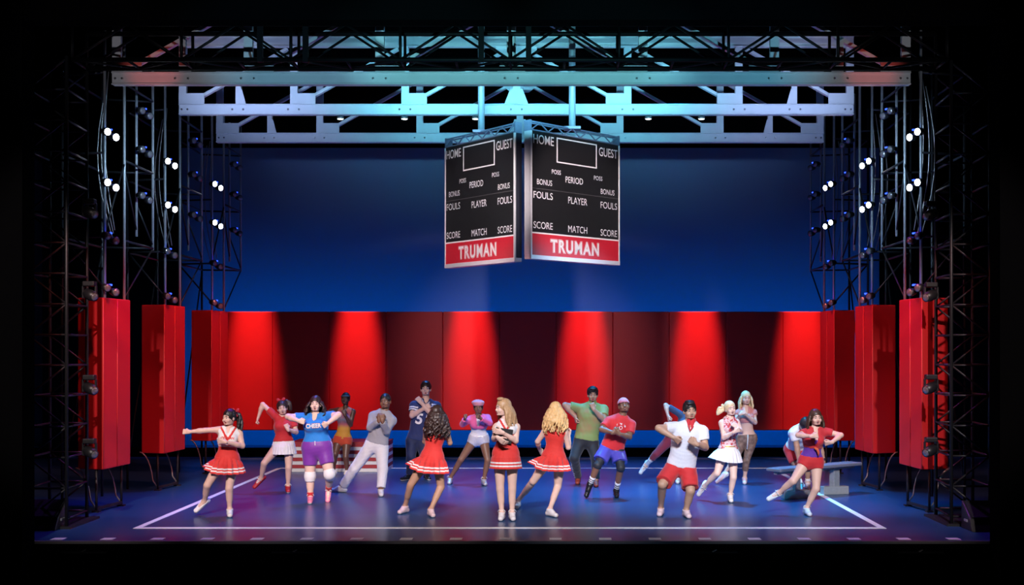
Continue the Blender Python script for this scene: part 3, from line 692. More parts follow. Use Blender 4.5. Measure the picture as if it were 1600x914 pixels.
def person(label, j, H=1.65, sex='f', skin='light', build=1.0, yaw=0, hyaw=None, facing=1, lean=0.0, po=0.0, head=(0, 0, 0), mouth=.012,
           hair=None, hairc='brown', hand=('fist', 'fist'), wear=(), seed=1, d=None, pose_note=None):
    """j: joints in photograph pixels; A = limbs on the image-left side, B = image-right"""
    s = H / 1.68; g = build
    male = sex == 'm'
    # ---- joints
    fl = {}
    for q in 'AB':
        a = j['ankle' + q]
        if a[2] == 'f': fl[q] = P3(a[0], a[1], (CH - .095) * F / (a[1] - PY))
    d0 = d if d else np.mean([p[1] for p in fl.values()])
    Pv = P3(*j['hips'], d0 + po); N = P3(*j['neck'], d0 + lean)
    u = nrm(N - Pv)
    yr = math.radians(yaw); hr = math.radians(yaw if hyaw is None else hyaw)
    l = np.array([math.cos(yr), math.sin(yr), 0]); lh = np.array([math.cos(hr), math.sin(hr), 0])
    l = nrm(l - u * (l @ u)); fw = np.cross(l, u) * facing; fw = nrm(fw)
    uh = nrm(np.array([0, 0, 1.]) * .6 + u * .4); lh = nrm(lh - uh * (lh @ uh)); fh = nrm(np.cross(lh, uh) * facing)
    hw = (.172 if male else .155) * s * (1 + .35 * (g - 1))
    J = {}
    for q, sg in (('A', -1), ('B', 1)):
        S = P3(*j['sh' + q], N[1] + sg * hw * math.sin(yr))
        v = S - N; Lv = np.linalg.norm(v); Lm = hw * 1.12
        S = N + v * (np.clip(Lv, hw * .85, Lm) / (Lv + 1e-9)); S = S - u * (.034 if male else .024) * s; J['S' + q] = S
        hp = Pv + lh * sg * .088 * s * (1 + .5 * (g - 1)) - uh * .045; J['H' + q] = hp
        kn = j['knee' + q]; J['K' + q] = lift(hp, kn[0], kn[1], .415 * s, kn[2])
        an = j['ankle' + q]
        J['N' + q] = fl[q] if q in fl else lift(J['K' + q], an[0], an[1], .40 * s, an[2])
        if q in fl:     # keep thigh and shin lengths sensible when foot depth is set by the floor
            kd = (hp[1] + fl[q][1]) / 2
            k1 = J['K' + q]
            if abs(k1[1] - kd) > .30: J['K' + q] = P3(kn[0], kn[1], kd + math.copysign(.30, k1[1] - kd))
        to = j['toe' + q]
        if q in fl:
            tp = P3(to[0], to[1], (CH - .03) * F / (to[1] - PY)); v = tp - J['N' + q]; v[2] = 0
            tp = J['N' + q] + nrm(v) * .165 * s; tp[2] = .032
        else:
            tp = P3(to[0], to[1], J['N' + q][1] + (to[2] if len(to) > 2 else -.03)); tp = J['N' + q] + nrm(tp - J['N' + q]) * .18 * s
        J['T' + q] = tp
    # ---- torso volumes
    C = lerp(Pv, N, .66); Wp = lerp(Pv, N, .34)
    fr = np.array([l, fw, u]); frh = np.array([lh, fh, uh])
    wr, cr_, pr = ((.125, .155, .120) if male else (.100, .125, .125))
    wr, cr_, pr = wr * s * g, cr_ * s * (1 + .7 * (g - 1)), pr * s * g
    bt = (1 + 1.0 * (g - 1))
    TOR = [cone(Pv - lh * .045 * s, Pv + lh * .045 * s, pr, pr, fh, .80, .05),
           cone(Pv, Wp, pr * 1.06, wr * 1.04, fw, .76, .05), cone(Wp, C, wr * 1.02, cr_, fw, .70, .05),
           ell(C + u * .02, fr, np.array([cr_ * 1.08, .098 * s * bt, .15 * s]), .05),
           cone(C, N - u * .035, cr_ * .95, .07 * s, fw, .66, .05)]
    for q in 'AB':
        TOR.append(cone(N - u * .03, J['S' + q] - u * .01, .055 * s, .054 * s * (1.05 if male else .92), fw, .9, .05))
    if not male:
        for sg in (-1, 1): TOR.append(ell(C + fw * .082 * s * bt + l * sg * .062 * s + u * .012, fr, np.array([.062, .052, .060]) * s * g, .035))
    for sg in (-1, 1): TOR.append(ell(Pv - fh * .045 * s + lh * sg * .06 * s - uh * .045, frh, np.array([.082, .085, .085]) * s * g, .04))
    # ---- arms: keep the forearms clear of the chest
    ua, fa = .285 * s, .245 * s
    for q in 'AB':
        e, w_ = j['el' + q], j['wr' + q]
        E = lift(J['S' + q], e[0], e[1], ua, e[2]); 
        for _ in range(40):
            if evalp(TOR, E[None])[0] > .045: break
            E = P3(e[0], e[1], E[1] + math.copysign(.012, e[2] if e[2] else -1))
        Wr = lift(E, w_[0], w_[1], fa, w_[2])
        for _ in range(60):
            if evalp(TOR, Wr[None])[0] > .062 and evalp(TOR, lerp(E, Wr, .55)[None])[0] > .045: break
            Wr = P3(w_[0], w_[1], Wr[1] + math.copysign(.012, w_[2] if w_[2] else -1))
        J['E' + q], J['W' + q] = E, Wr
    # ---- head frame
    hs = s * (1.06 if male else 1.04) * .98
    hy, hpit, hrol = [math.radians(a) for a in head]
    hf = np.array([math.sin(hy) * math.cos(hpit), -math.cos(hy) * math.cos(hpit), math.sin(hpit)])
    hl = np.array([math.cos(hy), math.sin(hy), 0]) if True else l
    hu = np.cross(hf, hl) ; hu = hu * (1 if hu[2] > 0 or abs(hu[2]) < .05 else -1)
    # (lateral, forward, up), rolled about the forward axis
    hl, hu = hl * math.cos(hrol) + hu * math.sin(hrol), hu * math.cos(hrol) - hl * math.sin(hrol)
    hc = P3(*j['head'], N[1] + (j['headd'] if 'headd' in j else 0.0)) + np.array([0, 0, 0]) 
    nv = hc - N; ln = np.linalg.norm(nv); hc = N + nv * np.clip(ln, .135 * s, .19 * s) / ln + (hf * .012)
    HX = np.array([hl, hf, hu])
    hp_ = lambda x, y, z: hc + hs * (hl * x + hf * y + hu * z)
    hb = hp_(0, -.02, -.055)
    HEAD = [ell(hp_(0, -.012, .028), HX, np.array([.075, .096, .090]) * hs, .02), ell(hp_(0, .026, -.042), HX, np.array([.060, .066, .080]) * hs, .03),
            ell(hp_(0, .062, -.098), HX, np.array([.027, .026, .022]) * hs, .025), ell(hp_(0, .072, .024), HX, np.array([.052, .022, .014]) * hs, .015),
            cone(hp_(0, .088, .004), hp_(0, .101, -.024), .008 * hs, .0125 * hs, k=.012)]
    for sg in (-1, 1):
        HEAD += [ell(hp_(sg * .040, .066, -.030), HX, np.array([.022, .020, .020]) * hs, .02), ell(hp_(sg * .076, -.008, -.008), HX, np.array([.010, .020, .031]) * hs, .012),
                 ell(hp_(sg * .010, .094, -.030), HX, np.array([.008, .008, .007]) * hs, .008)]
    HSUB = [ell(hp_(sg * .030, .098, .004), HX, np.array([.0175, .014, .0095]) * hs, .008) for sg in (-1, 1)]
    if mouth: HSUB.append(ell(hp_(0, .094, -.062), HX, np.array([.025, .024, mouth]) * hs, .006))
    NECK = [cone(N - u * .03, hb, (.058 if male else .047) * s, (.055 if male else .045) * s, k=.03)]
    # ---- limbs
    LIMB = {}
    for q in 'AB':
        S, E, Wr, Hh, K, A_, T = [J[x + q] for x in 'SEWHKNT']
        m = (1.18 if male else 1.0) * s * (1 + .6 * (g - 1))
        LIMB['ua' + q] = [cone(S, E, .050 * m, .037 * m, k=.025)]
        LIMB['fa' + q] = [cone(E, lerp(E, Wr, .35), .037 * m, .038 * m, k=.02), cone(lerp(E, Wr, .3), Wr, .038 * m, .025 * m, k=.02)]
        lm = (1.05 if male else 1.0) * s * (1 + .7 * (g - 1))
        LIMB['th' + q] = [cone(Hh, K, .092 * lm, .054 * lm, k=.04)]
        back = nrm(np.cross(nrm(A_ - K), lh) ) ; back = back * (-1 if back @ fh > 0 else 1)
        LIMB['sn' + q] = [cone(K, A_, .050 * lm, .033 * lm, k=.02), cone(lerp(K, A_, .12) + back * .012, lerp(K, A_, .52) + back * .010, .046 * lm, .040 * lm, k=.03)]
        td = nrm(T - A_); fd = nrm(np.array([td[0], td[1], 0])) if A_[1] and q in fl else td
        dn = np.array([0, 0, -1.]) if q in fl else nrm(nrm(A_ - K) - td * (nrm(A_ - K) @ td) + 1e-6)
        heel = A_ + dn * (.050 if q in fl else .045) - fd * .035
        if q in fl: heel[2] = .040
        LIMB['ft' + q] = [cone(A_, heel, .034 * s, .030 * s, k=.02), cone(heel, T, .032 * s, .026 * s, dn, .85, k=.02), cone(A_, lerp(heel, T, .62) - dn * .018, .034 * s, .026 * s, k=.03)]
        J['dn' + q], J['fd' + q], J['heel' + q] = dn, fd, heel
    body = TOR + NECK + sum((LIMB[x + q] for x in ('ua', 'fa', 'th', 'sn', 'ft') for q in 'AB'), [])
    Vb, Qb = field(body, .0135)
    hclip = [(hb - hu * .035, -hu)]
    Vh, Qh = field(HEAD + NECK, .0062, HSUB, hclip)
    parts = [(Vb, Qb), (Vh, Qh)]
    for qi, q in enumerate('AB'):
        E, Wr = J['E' + q], J['W' + q]; dv = nrm(Wr - E)
        if 'hd' + q in j: dv = nrm(P3(j['hd' + q][0], j['hd' + q][1], Wr[1] + (j['hd' + q][2] if len(j['hd' + q]) > 2 else 0)) - Wr)
        tgt = C + u * .05 - Wr; n = tgt - dv * (tgt @ dv); n = nrm(n)
        sdv = np.cross(dv, n); sdv = sdv * (1 if sdv[2] >= 0 else -1)
        parts.append(hand_mesh(Wr, dv, n, sdv, s * (1.08 if male else .98), hand[qi]))
    V, Q = join(parts)
    base = np.array([Pv[0], d0, 0.0])
    t = empty('person', base, label, 'person')
    bo = mesh_np('body', V, Q, SKIN[skin], t)
    # ---- face
    for sg in (-1, 1):
        c = hp_(sg * .030, .0775, .004); Ve, Qe = field([ell(c, HX, np.array([.0140, .0115, .0068]) * hs)], .0030)
        mi = (np.linalg.norm((centers(Ve, Qe) - c - hf * .010 * hs), axis=1) < .0074 * hs).astype(int)
        mesh_np('eye', Ve, Qe, [EYEW, IRIS], t, mi=mi)
        Vw, Qw = field([cone(hp_(sg * .013, .0935, .0305), hp_(sg * .032, .0895, .0335), .0045 * hs, .0045 * hs, k=.004), cone(hp_(sg * .032, .0895, .0335), hp_(sg * .048, .074, .0265), .0045 * hs, .003 * hs, k=.004)], .003)
        mesh_np('eyebrow', Vw, Qw, HAIRC['brown' if 'blonde' in hairc else ('black' if hairc == 'black' else 'dkbrown')], t)
    mo = max(mouth, .006); lipm = LIPD if skin in ('dark', 'brown') else LIP
    ring = [cone(hp_(.026 * math.cos(a), .0895 - .018 * abs(math.cos(a)) ** 2, -.064 + mo * 1.0 * math.sin(a) + .007 * math.cos(a) ** 2), hp_(.026 * math.cos(b), .0895 - .018 * abs(math.cos(b)) ** 2, -.064 + mo * 1.0 * math.sin(b) + .007 * math.cos(b) ** 2), .0036 * hs, .0036 * hs, k=.003) for a, b in zip(np.linspace(0, 2 * math.pi, 13)[:-1], np.linspace(0, 2 * math.pi, 13)[1:])]
    lo_ = mesh_np('lips', *field(ring, .003), lipm, t)
    if mouth > .007:
        mesh_np('mouth_inside', *field([ell(hp_(0, .066, -.062), HX, np.array([.025, .014, mouth]) * hs)], .004), MOUTH, lo_)
        mesh_np('teeth', *field([ell(hp_(0, .078, -.062 + mouth * .62), HX, np.array([.020, .009, .0050]) * hs)], .003), TEETH, lo_)
    ctx = dict(J=J, j=j, s=s, g=g, t=t, Pv=Pv, N=N, C=C, Wp=Wp, u=u, l=l, fw=fw, lh=lh, fh=fh, uh=uh, TOR=TOR, LIMB=LIMB, NECK=NECK, hb=hb, hp=hp_, HX=HX, hs=hs, hc=hc, hl=hl, hf=hf, hu=hu, HEAD=HEAD, fl=fl, seed=seed, male=male, hw=hw)
    if hair: hair_build(ctx, hair, HAIRC[hairc])
    for w_ in wear: w_(ctx)
    return ctx

def hand_mesh(Wr, d, n, sd, s, kind):
    """palm, four unequal bent fingers and a thumb leaving the side of the palm; sd points to the thumb side"""
    P = []
    kc = Wr + d * .088 * s
    for i, off in enumerate((-.030, -.010, .010, .030)):     # little to index
        P.append(cone(Wr + sd * off * .55 * s, kc + sd * off * s, .0155 * s, .0125 * s, k=.012))
    P.append(cone(Wr - d * .02, Wr + d * .02, .023 * s, .019 * s, k=.015))
    lens = (.060, .074, .080, .072)
    for i, off in enumerate((-.030, -.010, .010, .030)):
        L = lens[i] * s; r = (.0078, .0086, .0088, .0086)[i] * s; a = kc + sd * off * s
        if kind == 'fist': angs = (75, 165, 235)
        elif kind == 'point' and i == 3: angs = (5, 10, 15)
        elif kind == 'point': angs = (75, 165, 235)
        else: angs = (14 + 4 * (3 - i), 34 + 4 * (3 - i), 55)
        spread = (off * .9) if kind == 'open' else 0
        for k, an in enumerate(angs):
            q = math.radians(an); b = a + (d * math.cos(q) + n * math.sin(q) + sd * spread * 6 * (k == 0) * .6) * L * (.46, .32, .24)[k]
            P.append(cone(a, b, r * (1 - .06 * k), r * (.94 - .06 * k), k=.004)); a = b
    a = Wr + d * .022 * s + sd * .020 * s
    b = a + (d * .55 + sd * .62 + n * .30) * .042 * s
    c = b + ((d * .75 + sd * -.15 + n * .62) if kind != 'open' else (d * .85 + sd * .45 + n * .1)) * .034 * s
    e = c + ((d * .25 + sd * -.65 + n * .55) if kind != 'open' else (d * .9 + sd * .2 + n * .2)) * .028 * s
    P += [cone(a, b, .014 * s, .0115 * s, k=.010), cone(b, c, .0108 * s, .0098 * s, k=.005), cone(c, e, .0098 * s, .0085 * s, k=.005)]
    return field(P, .0046)

# ------------------------------------------------------------------ hair
def hair_build(c, spec, mat):
    hp, HX, hs, hl, hf, hu, t = c['hp'], c['HX'], c['hs'], c['hl'], c['hf'], c['hu'], c['t']
    rng = random.Random(c['seed']); st = spec['style']; th = spec.get('thick', .010)
    cap = [ell(hp(0, -.020, .034), HX, (np.array([.078, .098, .094]) + th) * hs, .02), ell(hp(0, -.045, -.03), HX, (np.array([.066, .062, .07]) + th * .7) * hs, .03)]
    subs = [ell(hp(0, .135, -.045), HX, np.array([.070, .098, .112]) * hs, .015)]
    low = spec.get('low', -.045)
    clips = [(hp(0, 0, low), -hu)]
    P = []; down = np.array([0, 0, -1.])
    if spec.get('quiff'):
        q = spec['quiff']; P += [ell(hp(0, .060, .095 + q * .4), HX, np.array([.055, .035, .018 + q]) * hs, .03), ell(hp(0, .0, .115), HX, np.array([.062, .06, .018 + q * .6]) * hs, .03)]
    if st in ('long', 'curly'):
        clips = [(hp(0, 0, -.09), -hu)]
        n = spec.get('n', 34); L = spec.get('len', .30); curl = spec.get('curl', .008); out = spec.get('out', .04); swing = np.array(spec.get('swing', (0, 0, 0)), float)
        amax = math.radians(spec.get('az', 105))
        for i in range(n):
            az = -amax + 2 * amax * (i + .5) / n + rng.uniform(-.06, .06); lay = (i % 3) / 2
            r0 = .070 + .012 * lay
            p = hp(r0 * math.sin(az), -.015 - r0 * 1.15 * math.cos(az), .045 - .03 * lay); rad = nrm(hl * math.sin(az) - hf * math.cos(az))
            rad[2] = 0
            Li = L * rng.uniform(.82, 1.05); ph = rng.uniform(0, 6.28); fq = rng.uniform(.85, 1.15) * spec.get('freq', 9.0)
            seg = 9 if st == 'curly' else 6; prev = p; r_ = spec.get('r', .020) * hs
            for k in range(1, seg + 1):
                tt = k / seg
                q = p + down * Li * tt + rad * (out * math.sin(tt * 2.1) + .012) + swing * tt ** 1.5
                q = q + (hl * math.cos(ph + fq * tt) + hf * math.sin(ph + fq * tt)) * curl * (.3 + tt)
                P.append(cone(prev, q, r_ * (1.05 - .55 * (k - 1) / seg), r_ * (1.05 - .55 * k / seg), k=.007)); prev = q
    if st == 'pony':
        L = spec.get('len', .30); b = hp(*spec.get('at', (0, -.105, .06))); dirs = [np.array(v, float) for v in spec.get('path', ((0, -.0, -1),))]
        for i in range(9):
            a0 = 2 * math.pi * i / 9; o = (hl * math.cos(a0) + hu * math.sin(a0)) * .012; prev = b + o; ph = rng.uniform(0, 6.28)
            for k in range(1, 8):
                tt = k / 7; dd = dirs[min(int(tt * len(dirs) * .999), len(dirs) - 1)]
                q = prev + nrm(dd) * L / 7 + (hl * math.cos(ph + tt * 5) + hf * math.sin(ph + tt * 5)) * .006 + o * (.55 if tt < .5 else -.25)
                P.append(cone(prev, q, .016 * (1.1 - .6 * abs(tt - .45)), .016 * (1.1 - .7 * abs(tt - .4)), k=.008)); prev = q
    if spec.get('poof'):
        P.append(ell(hp(0, .035, .125), HX, np.array([.05, .05, .028]) * hs, .03))
    V1 = field(cap, .0075, subs, clips) if st != 'none' else None
    parts = [V1] if V1 else []
    if P: parts.append(field(P, .0085 if st in ('long', 'curly') else .0075, subs if st in ('long', 'curly') else ()))
    V, Q = join(parts); V = wrinkle(V, Q, spec.get('rough', .0012), c['seed'], spec.get('rfreq', 90))
    o = mesh_np('hair', V, Q, mat, t)
    return o

# ------------------------------------------------------------------ clothing
def field_part(c, name, prims, mats, h=.011, subs=(), clips=(), wr=.0, mi=None, parent=None, freq=26.):
    V, Q = field(prims, h, subs, clips); V = wrinkle(V, Q, wr, c['seed'] + len(name), freq)
    m = mi(centers(V, Q)) if mi else None
    return mesh_np(name, V, Q, mats, parent or c['t'], mi=m)
def sleeve_prims(c, q, frac, o, taper=0.006):
    S, E, Wr = c['J']['S' + q], c['J']['E' + q], c['J']['W' + q]; P = []
    ua = c['LIMB']['ua' + q][0]
    if frac <= 1:
        e = lerp(S, E, frac); n = nrm(E - S); P.append(cone(S, e, ua['ra'] + o, ua['ra'] * (1 - frac) + ua['rb'] * frac + o + taper, k=.02, clip=[(e, n)]))
    else:
        f2 = frac - 1; P.append(cone(S, E, ua['ra'] + o, ua['rb'] + o, k=.02)); e = lerp(E, Wr, f2); n = nrm(Wr - E)
        fa = c['LIMB']['fa' + q][0]; P.append(cone(E, e, fa['ra'] + o, fa['rb'] * .8 + o, k=.02, clip=[(e, n)]))
    return P
def top(name, mats, hem=.02, sleeve=0.0, o=.014, neck='crew', tank=False, wr=.0016, mi=None, loose=0.0, text=None, crop=None, low=.0):
    def f(c):
        u, fw, l, N, Pv = c['u'], c['fw'], c['l'], c['N'], c['Pv']; s = c['s']
        P = [inflate(p, o) for p in c['TOR'][:len(c['TOR']) - 2]]
        if loose: P.append(cone(lerp(Pv, N, .05), c['C'], c['TOR'][2]['rb'] * (.92 + loose), c['TOR'][2]['rb'] + o * 1.1, fw, .72, .05))
        P += [inflate(p, o) for p in c['TOR'][-2:]]
        if sleeve:
            for q in 'AB': P += sleeve_prims(c, q, sleeve, o * .95)
        clips = [(lerp(Pv, N, hem), -u)]
        subs = [cone(N - u * .01, c['hb'] + u * .1, .060 * s, .075 * s, k=.008)]
        if neck == 'v': subs.append(cone(N + fw * .10 + u * .03, N - u * (.115 + low) + fw * .13, .056 * s, .012, fw, 1.0, .006))
        if neck == 'scoop': subs.append(cone(N + fw * .10 + u * .05, N - u * (.055 + low) + fw * .13, .075 * s, .06 * s, k=.006))
        if tank:
            for q, sg in (('A', -1), ('B', 1)):
                S_ = c['J']['S' + q]; subs.append(cone(S_ + l * sg * .030 + u * .10, S_ + l * sg * .012 - u * .075, .050 * s, .048 * s, k=.01))
        ob = field_part(c, name, P, mats, (.0115 if not mi else .0078), subs, clips, wr, (lambda X: mi(c, X)) if mi else None)
        if text:
            for tx in text: chest_text(c, P, ob, **tx)
        return ob
    return f
def chest_text(c, P, parent, s='', at=(0, .1), w=.2, h=.06, mat=None, off=.02, back=None, boff=.05):
    """letters laid on the front of the garment: at = (across, up) from the chest point"""
    for m, o_, lift_ in ((back, boff, .0035), (mat, off, .0055)):
        if m is None: continue
        V, Fc, sz = text_mesh(s, offset=o_)
        X = c['C'] + c['l'] * 0 + np.outer(at[0] + V[:, 0] / sz[0] * (w + (.012 if m is back else 0)), c['l']) + np.outer(at[1] + V[:, 1] / sz[1] * (h + (.012 if m is back else 0)), c['u']) + c['fw'] * .35
        for _ in range(40): X = X - c['fw'] * np.clip((evalp(P, X) - lift_) * .8, -.05, .05)[:, None]
        o = mesh_np('lettering', X, Fc, m, parent, smooth=False); o['label'] = f'printed letters {s}'
def legs(name, mats, frac=.4, waist=.14, o=.012, flare=0.0, wr=.0012, mi=None, h=.0115):
    """shorts or trousers: frac 0..1 of the thigh, 1..2 of the shin"""
    def f(c):
        J, L = c['J'], c['LIMB']; P = [inflate(c['TOR'][0], o), inflate(c['TOR'][1], o)] + [inflate(p, o) for p in c['TOR'][-2:]]
        for q in 'AB':
            th = L['th' + q][0]; Hh, K, A_ = J['H' + q], J['K' + q], J['N' + q]
            if frac <= 1:
                e = lerp(Hh, K, frac); n = nrm(K - Hh); P.append(cone(Hh, e, th['ra'] + o, th['ra'] * (1 - frac) + th['rb'] * frac + o + flare, k=.035, clip=[(e, n)]))
            else:
                P.append(cone(Hh, K, th['ra'] + o, th['rb'] + o + flare * .5, k=.035)); f2 = frac - 1; e = lerp(K, A_, f2); n = nrm(A_ - K)
                sn = L['sn' + q]; rb = sn[0]['ra'] * (1 - f2) + sn[0]['rb'] * f2
                P.append(cone(K, e, sn[0]['ra'] + o + flare * .5, rb + o + flare, k=.03, clip=[(e, n)])); P.append(dict(inflate(sn[1], o + flare * .3), k=.03, clip=[(e, n)]))
        clips = [(lerp(c['Pv'], c['N'], waist), c['u'])]
        return field_part(c, name, P, mats, h, (), clips, wr, (lambda X: mi(c, X)) if mi else None)
    return f
def limb_band(name, mat, seg, q, t0, t1, o=.006, mats=None, bands=None):
    """sock, kneepad, cuff: band around a limb segment"""
    def f(c):
        J = c['J']; a, b = {'sn': ('K', 'N'), 'th': ('H', 'K'), 'fa': ('E', 'W'), 'ua': ('S', 'E')}[seg]; a, b = J[a + q], J[b + q]; n = nrm(b - a)
        P = [dict(inflate(p, o), clip=[(lerp(a, b, t1), n), (lerp(a, b, t0), -n)]) for p in c['LIMB'][seg + q]]
        mi = None
        if bands: mi = lambda X: np.isin(np.floor(((X - lerp(a, b, t0)) @ n) / np.linalg.norm(b - a) / (t1 - t0) * bands[0]), bands[1]).astype(int)
        return field_part(c, name, P, mats or mat, .0085, mi=mi)
    return f
def kneepad(mat, q):
    def f(c):
        J = c['J']; K = J['K' + q]; n1 = nrm(K - J['H' + q]); n2 = nrm(J['N' + q] - K); lm = c['LIMB']['sn' + q][0]['ra']
        return field_part(c, 'knee_pad', [cone(K - n1 * .075, K, lm + .020, lm + .024, k=.02, clip=[(K - n1 * .07, -n1)]), cone(K, K + n2 * .085, lm + .022, lm + .012, k=.02, clip=[(K + n2 * .08, n2)])], mat, .0095, wr=.001)
    return f
def shoes(mat, sole=None, high=0.0, o=.011, lace=None):
    def f(c):
        for q in 'AB':
            J = c['J']; A_, K = J['N' + q], J['K' + q]; up = nrm(K - A_); dn, fd = J['dn' + q], J['fd' + q]
            P = [dict(inflate(p, o), k=.02) for p in c['LIMB']['ft' + q]]
            if high: P.append(cone(A_, A_ + up * high, .040 * c['s'], .044 * c['s'], k=.02))
            heel, T = J['heel' + q], J['T' + q]
            bot = (np.array([0, 0, 0.001]) if q in c['fl'] else heel + dn * .036)
            clips = [(bot, dn), (A_ - dn * .010 + up * high, nrm(up * .35 - dn) if high else nrm(up * .15 - dn))]
            ctr = bot
            def mi(X): return (((X - bot) @ -dn) < .022).astype(int)
            ob = field_part(c, 'shoe', P, [mat, sole or mat], .0085, (), clips, 0, mi)
            if lace:
                side = nrm(np.cross(fd, dn)); m = MB()
                for k in range(3):
                    p = lerp(A_, lerp(heel, T, .75), .35 + .2 * k) - dn * .032
                    m.tube([p - side * .03 + dn * .016, p - dn * .006, p + side * .03 + dn * .016], .0045, 5)
                p = lerp(A_, lerp(heel, T, .75), .28) - dn * .040
                for sg in (-1, 1): m.tube([p, p + side * sg * .035 - dn * .02, p + side * sg * .055 + dn * .005], .005, 5)
                m.build('lace', lace, ob, smooth=True)
    return f
def skirt(mats, top_t=.16, L=.30, flare=.11, pleats=22, amp=.05, stripes=((.70, .77), (.84, .91)), kick=None, name='skirt', ruffle=0.0):
    """pleated skirt: rings from the waist to the hem; kick = (angle deg about the body, spread, lift) for a panel thrown up"""
    def f(c):
        s = c['s']; W0 = lerp(c['Pv'], c['N'], top_t); ax = nrm(-c['uh'] * .5 - c['u'] * .5); lh, fh = c['lh'], c['fh']
        ts = sorted(set([0, .06, .2, .35, .5, .62, .7, 1.0] + [x for st in stripes for x in st])); n = pleats * 6; m = MB(); rings = []
        rw = c['TOR'][1]['rb'] * .99 + .018; rp = c['TOR'][0]['ra'] + .055 * s
        for layer in (0, 1):
            for ti, t in enumerate(ts):
                for k in range(n):
                    a = 2 * math.pi * k / n
                    hipt = min(1, t / .45); rl = rw * (1 - hipt) + rp * hipt + flare * .62 * max(0, t - .2); rf = (rw * .82) * (1 - hipt) + rp * .88 * hipt + flare * .62 * max(0, t - .2)
                    tri = abs(((k / 6.) % 1) * 2 - 1) * 2 - 1
                    mod = 1 + amp * tri * min(1, max(0, t - .1) * 1.4) + ruffle * max(0, t - .8) * 5 * math.sin(a * pleats * .8)
                    p = W0 + ax * (L * s * t) + (lh * math.cos(a) * rl + fh * math.sin(a) * rf) * mod * (1 if layer == 0 else .975)
                    if kick:
                        da = (a - math.radians(kick[0]) + math.pi) % (2 * math.pi) - math.pi; w = math.exp(-(da / math.radians(kick[1])) ** 2) * max(0, t - .25)
                        p = p + (lh * math.cos(a) + fh * math.sin(a)) * w * kick[2] - ax * w * kick[2] * .9
                    m.v.append(tuple(p))
        R = len(ts)
        for layer in (0, 1):
            for i in range(R - 1):
                tm = (ts[i] + ts[i + 1]) / 2; mi = int(any(a <= tm <= b for a, b in stripes))
                for k in range(n):
                    k2 = (k + 1) % n; b0 = layer * R * n
                    q = (b0 + i * n + k, b0 + i * n + k2, b0 + (i + 1) * n + k2, b0 + (i + 1) * n + k)
                    m.f.append(q if layer else q[::-1]); m.mi.append(mi)
        for i in (0, R - 1):
            for k in range(n):
                k2 = (k + 1) % n; m.f.append((i * n + k, i * n + k2, R * n + i * n + k2, R * n + i * n + k)); m.mi.append(0)
        return m.build(name, mats, c['t'])
    return f
def bow(mat, at, size=.05, ribbons=True):
    def f(c):
        hp, hl, hu, hf = c['hp'], c['hl'], c['hu'], c['hf']; p = hp(*at); P = []
        for sg in (-1, 1):
            a = p + hl * sg * size * .9 + hu * size * .5; P += [cone(p, a, .008, .026, hf, .45, .01)]
            if ribbons: P += [cone(p, p + hl * sg * size * .5 - hu * size * 1.2, .008, .014, hf, .4, .01)]
        P.append(ell(p, c['HX'], np.array([.012, .012, .012]), .01))
        return field_part(c, 'hair_bow', P, mat, .006)
    return f
def headband(mat, z0=.02, z1=.075, name='headband', cap=False):
    def f(c):
        hp, HX, hs, hu = c['hp'], c['HX'], c['hs'], c['hu']
        P = [ell(hp(0, -.012, .030), HX, (np.array([.078, .099, .094]) + .012) * hs)]
        cl = [(hp(0, 0, z0), -hu)] + ([] if cap else [(hp(0, 0, z1), hu)])
        return field_part(c, name, P, mat, .007, (), cl)
    return f
def beret(mat):
    def f(c):
        hp, HX, hs, hu = c['hp'], c['HX'], c['hs'], c['hu']
        P = [ell(hp(-.008, -.02, .090), HX, np.array([.112, .120, .050]) * hs, .02), ell(hp(0, -.010, .055), HX, np.array([.088, .106, .050]) * hs, .03), cone(hp(0, 0, .13), hp(0, 0, .15), .006, .005, k=.01)]
        return field_part(c, 'beret', P, mat, .008, (), [(hp(0, 0, .035), -hu)], .0015, freq=60)
    return f
def collar(mat, open_=True, h=.042):
    def f(c):
        N, u, fw = c['N'], c['u'], c['fw']; s = c['s']; r = c['NECK'][0]['ra']
        P = [cone(N - u * .025, N + u * h, r + .034, r + .014, k=.01)]
        subs = [cone(N - u * .08, c['hb'] + u * .05, r + .010, r + .006, k=.004)]
        if open_: subs.append(cone(N + fw * .1 - u * .06, N + fw * .1 + u * .08, .018, .045, k=.006))
        return field_part(c, 'collar', P, mat, .007, subs)
    return f
def strap(name, mat, pts, r=.006):
    """thin trim: points as functions of the figure"""
    def f(c): return MB().tube([p for p in pts(c)], r, 6).build(name, mat, c['t'], smooth=True)
    return f
# ------------------------------------------------------------------ the cast
def cheer_mi(c, X):
    h = (X - c['C']) @ c['u']; f_ = (X - c['C']) @ c['fw']; a = np.abs((X - c['C']) @ c['l'])
    hn = (c['N'] - c['C']) @ c['u']
    w = (f_ > .0) & (h > -.035)
    v = np.abs(a - (h - hn + .135) * .62) < .016          # red V trim at the collar
    w &= ~(v & (h > hn - .15))
    w |= (np.abs(h + .062) < .007) | (np.abs(h + .088) < .006)
    return w.astype(int)
def back_mi(c, X):
    h = (X - c['C']) @ c['u']; f_ = (X - c['C']) @ c['fw']; a = np.abs((X - c['C']) @ c['l'])
    return ((f_ > .045 * c['s']) & (h > -.10)).astype(int)
SHOEW = M('white_canvas_shoe', (.78, .72, .72), .6, noise=.05); SHOEP = M('pink_lit_white_shoe', (.78, .55, .56), .6, noise=.05); SOLEW = M('white_sole', (.80, .78, .78), .5, noise=0)  # SHOEP: white shoes with the pinkish stage light put into the colour
RED = cloth('red_cloth', (.55, .016, .022)); NAVY = cloth('navy_cloth', (.016, .028, .12)); BOWR = cloth('bow_red', (.50, .02, .04))
WB = [CR, CW]

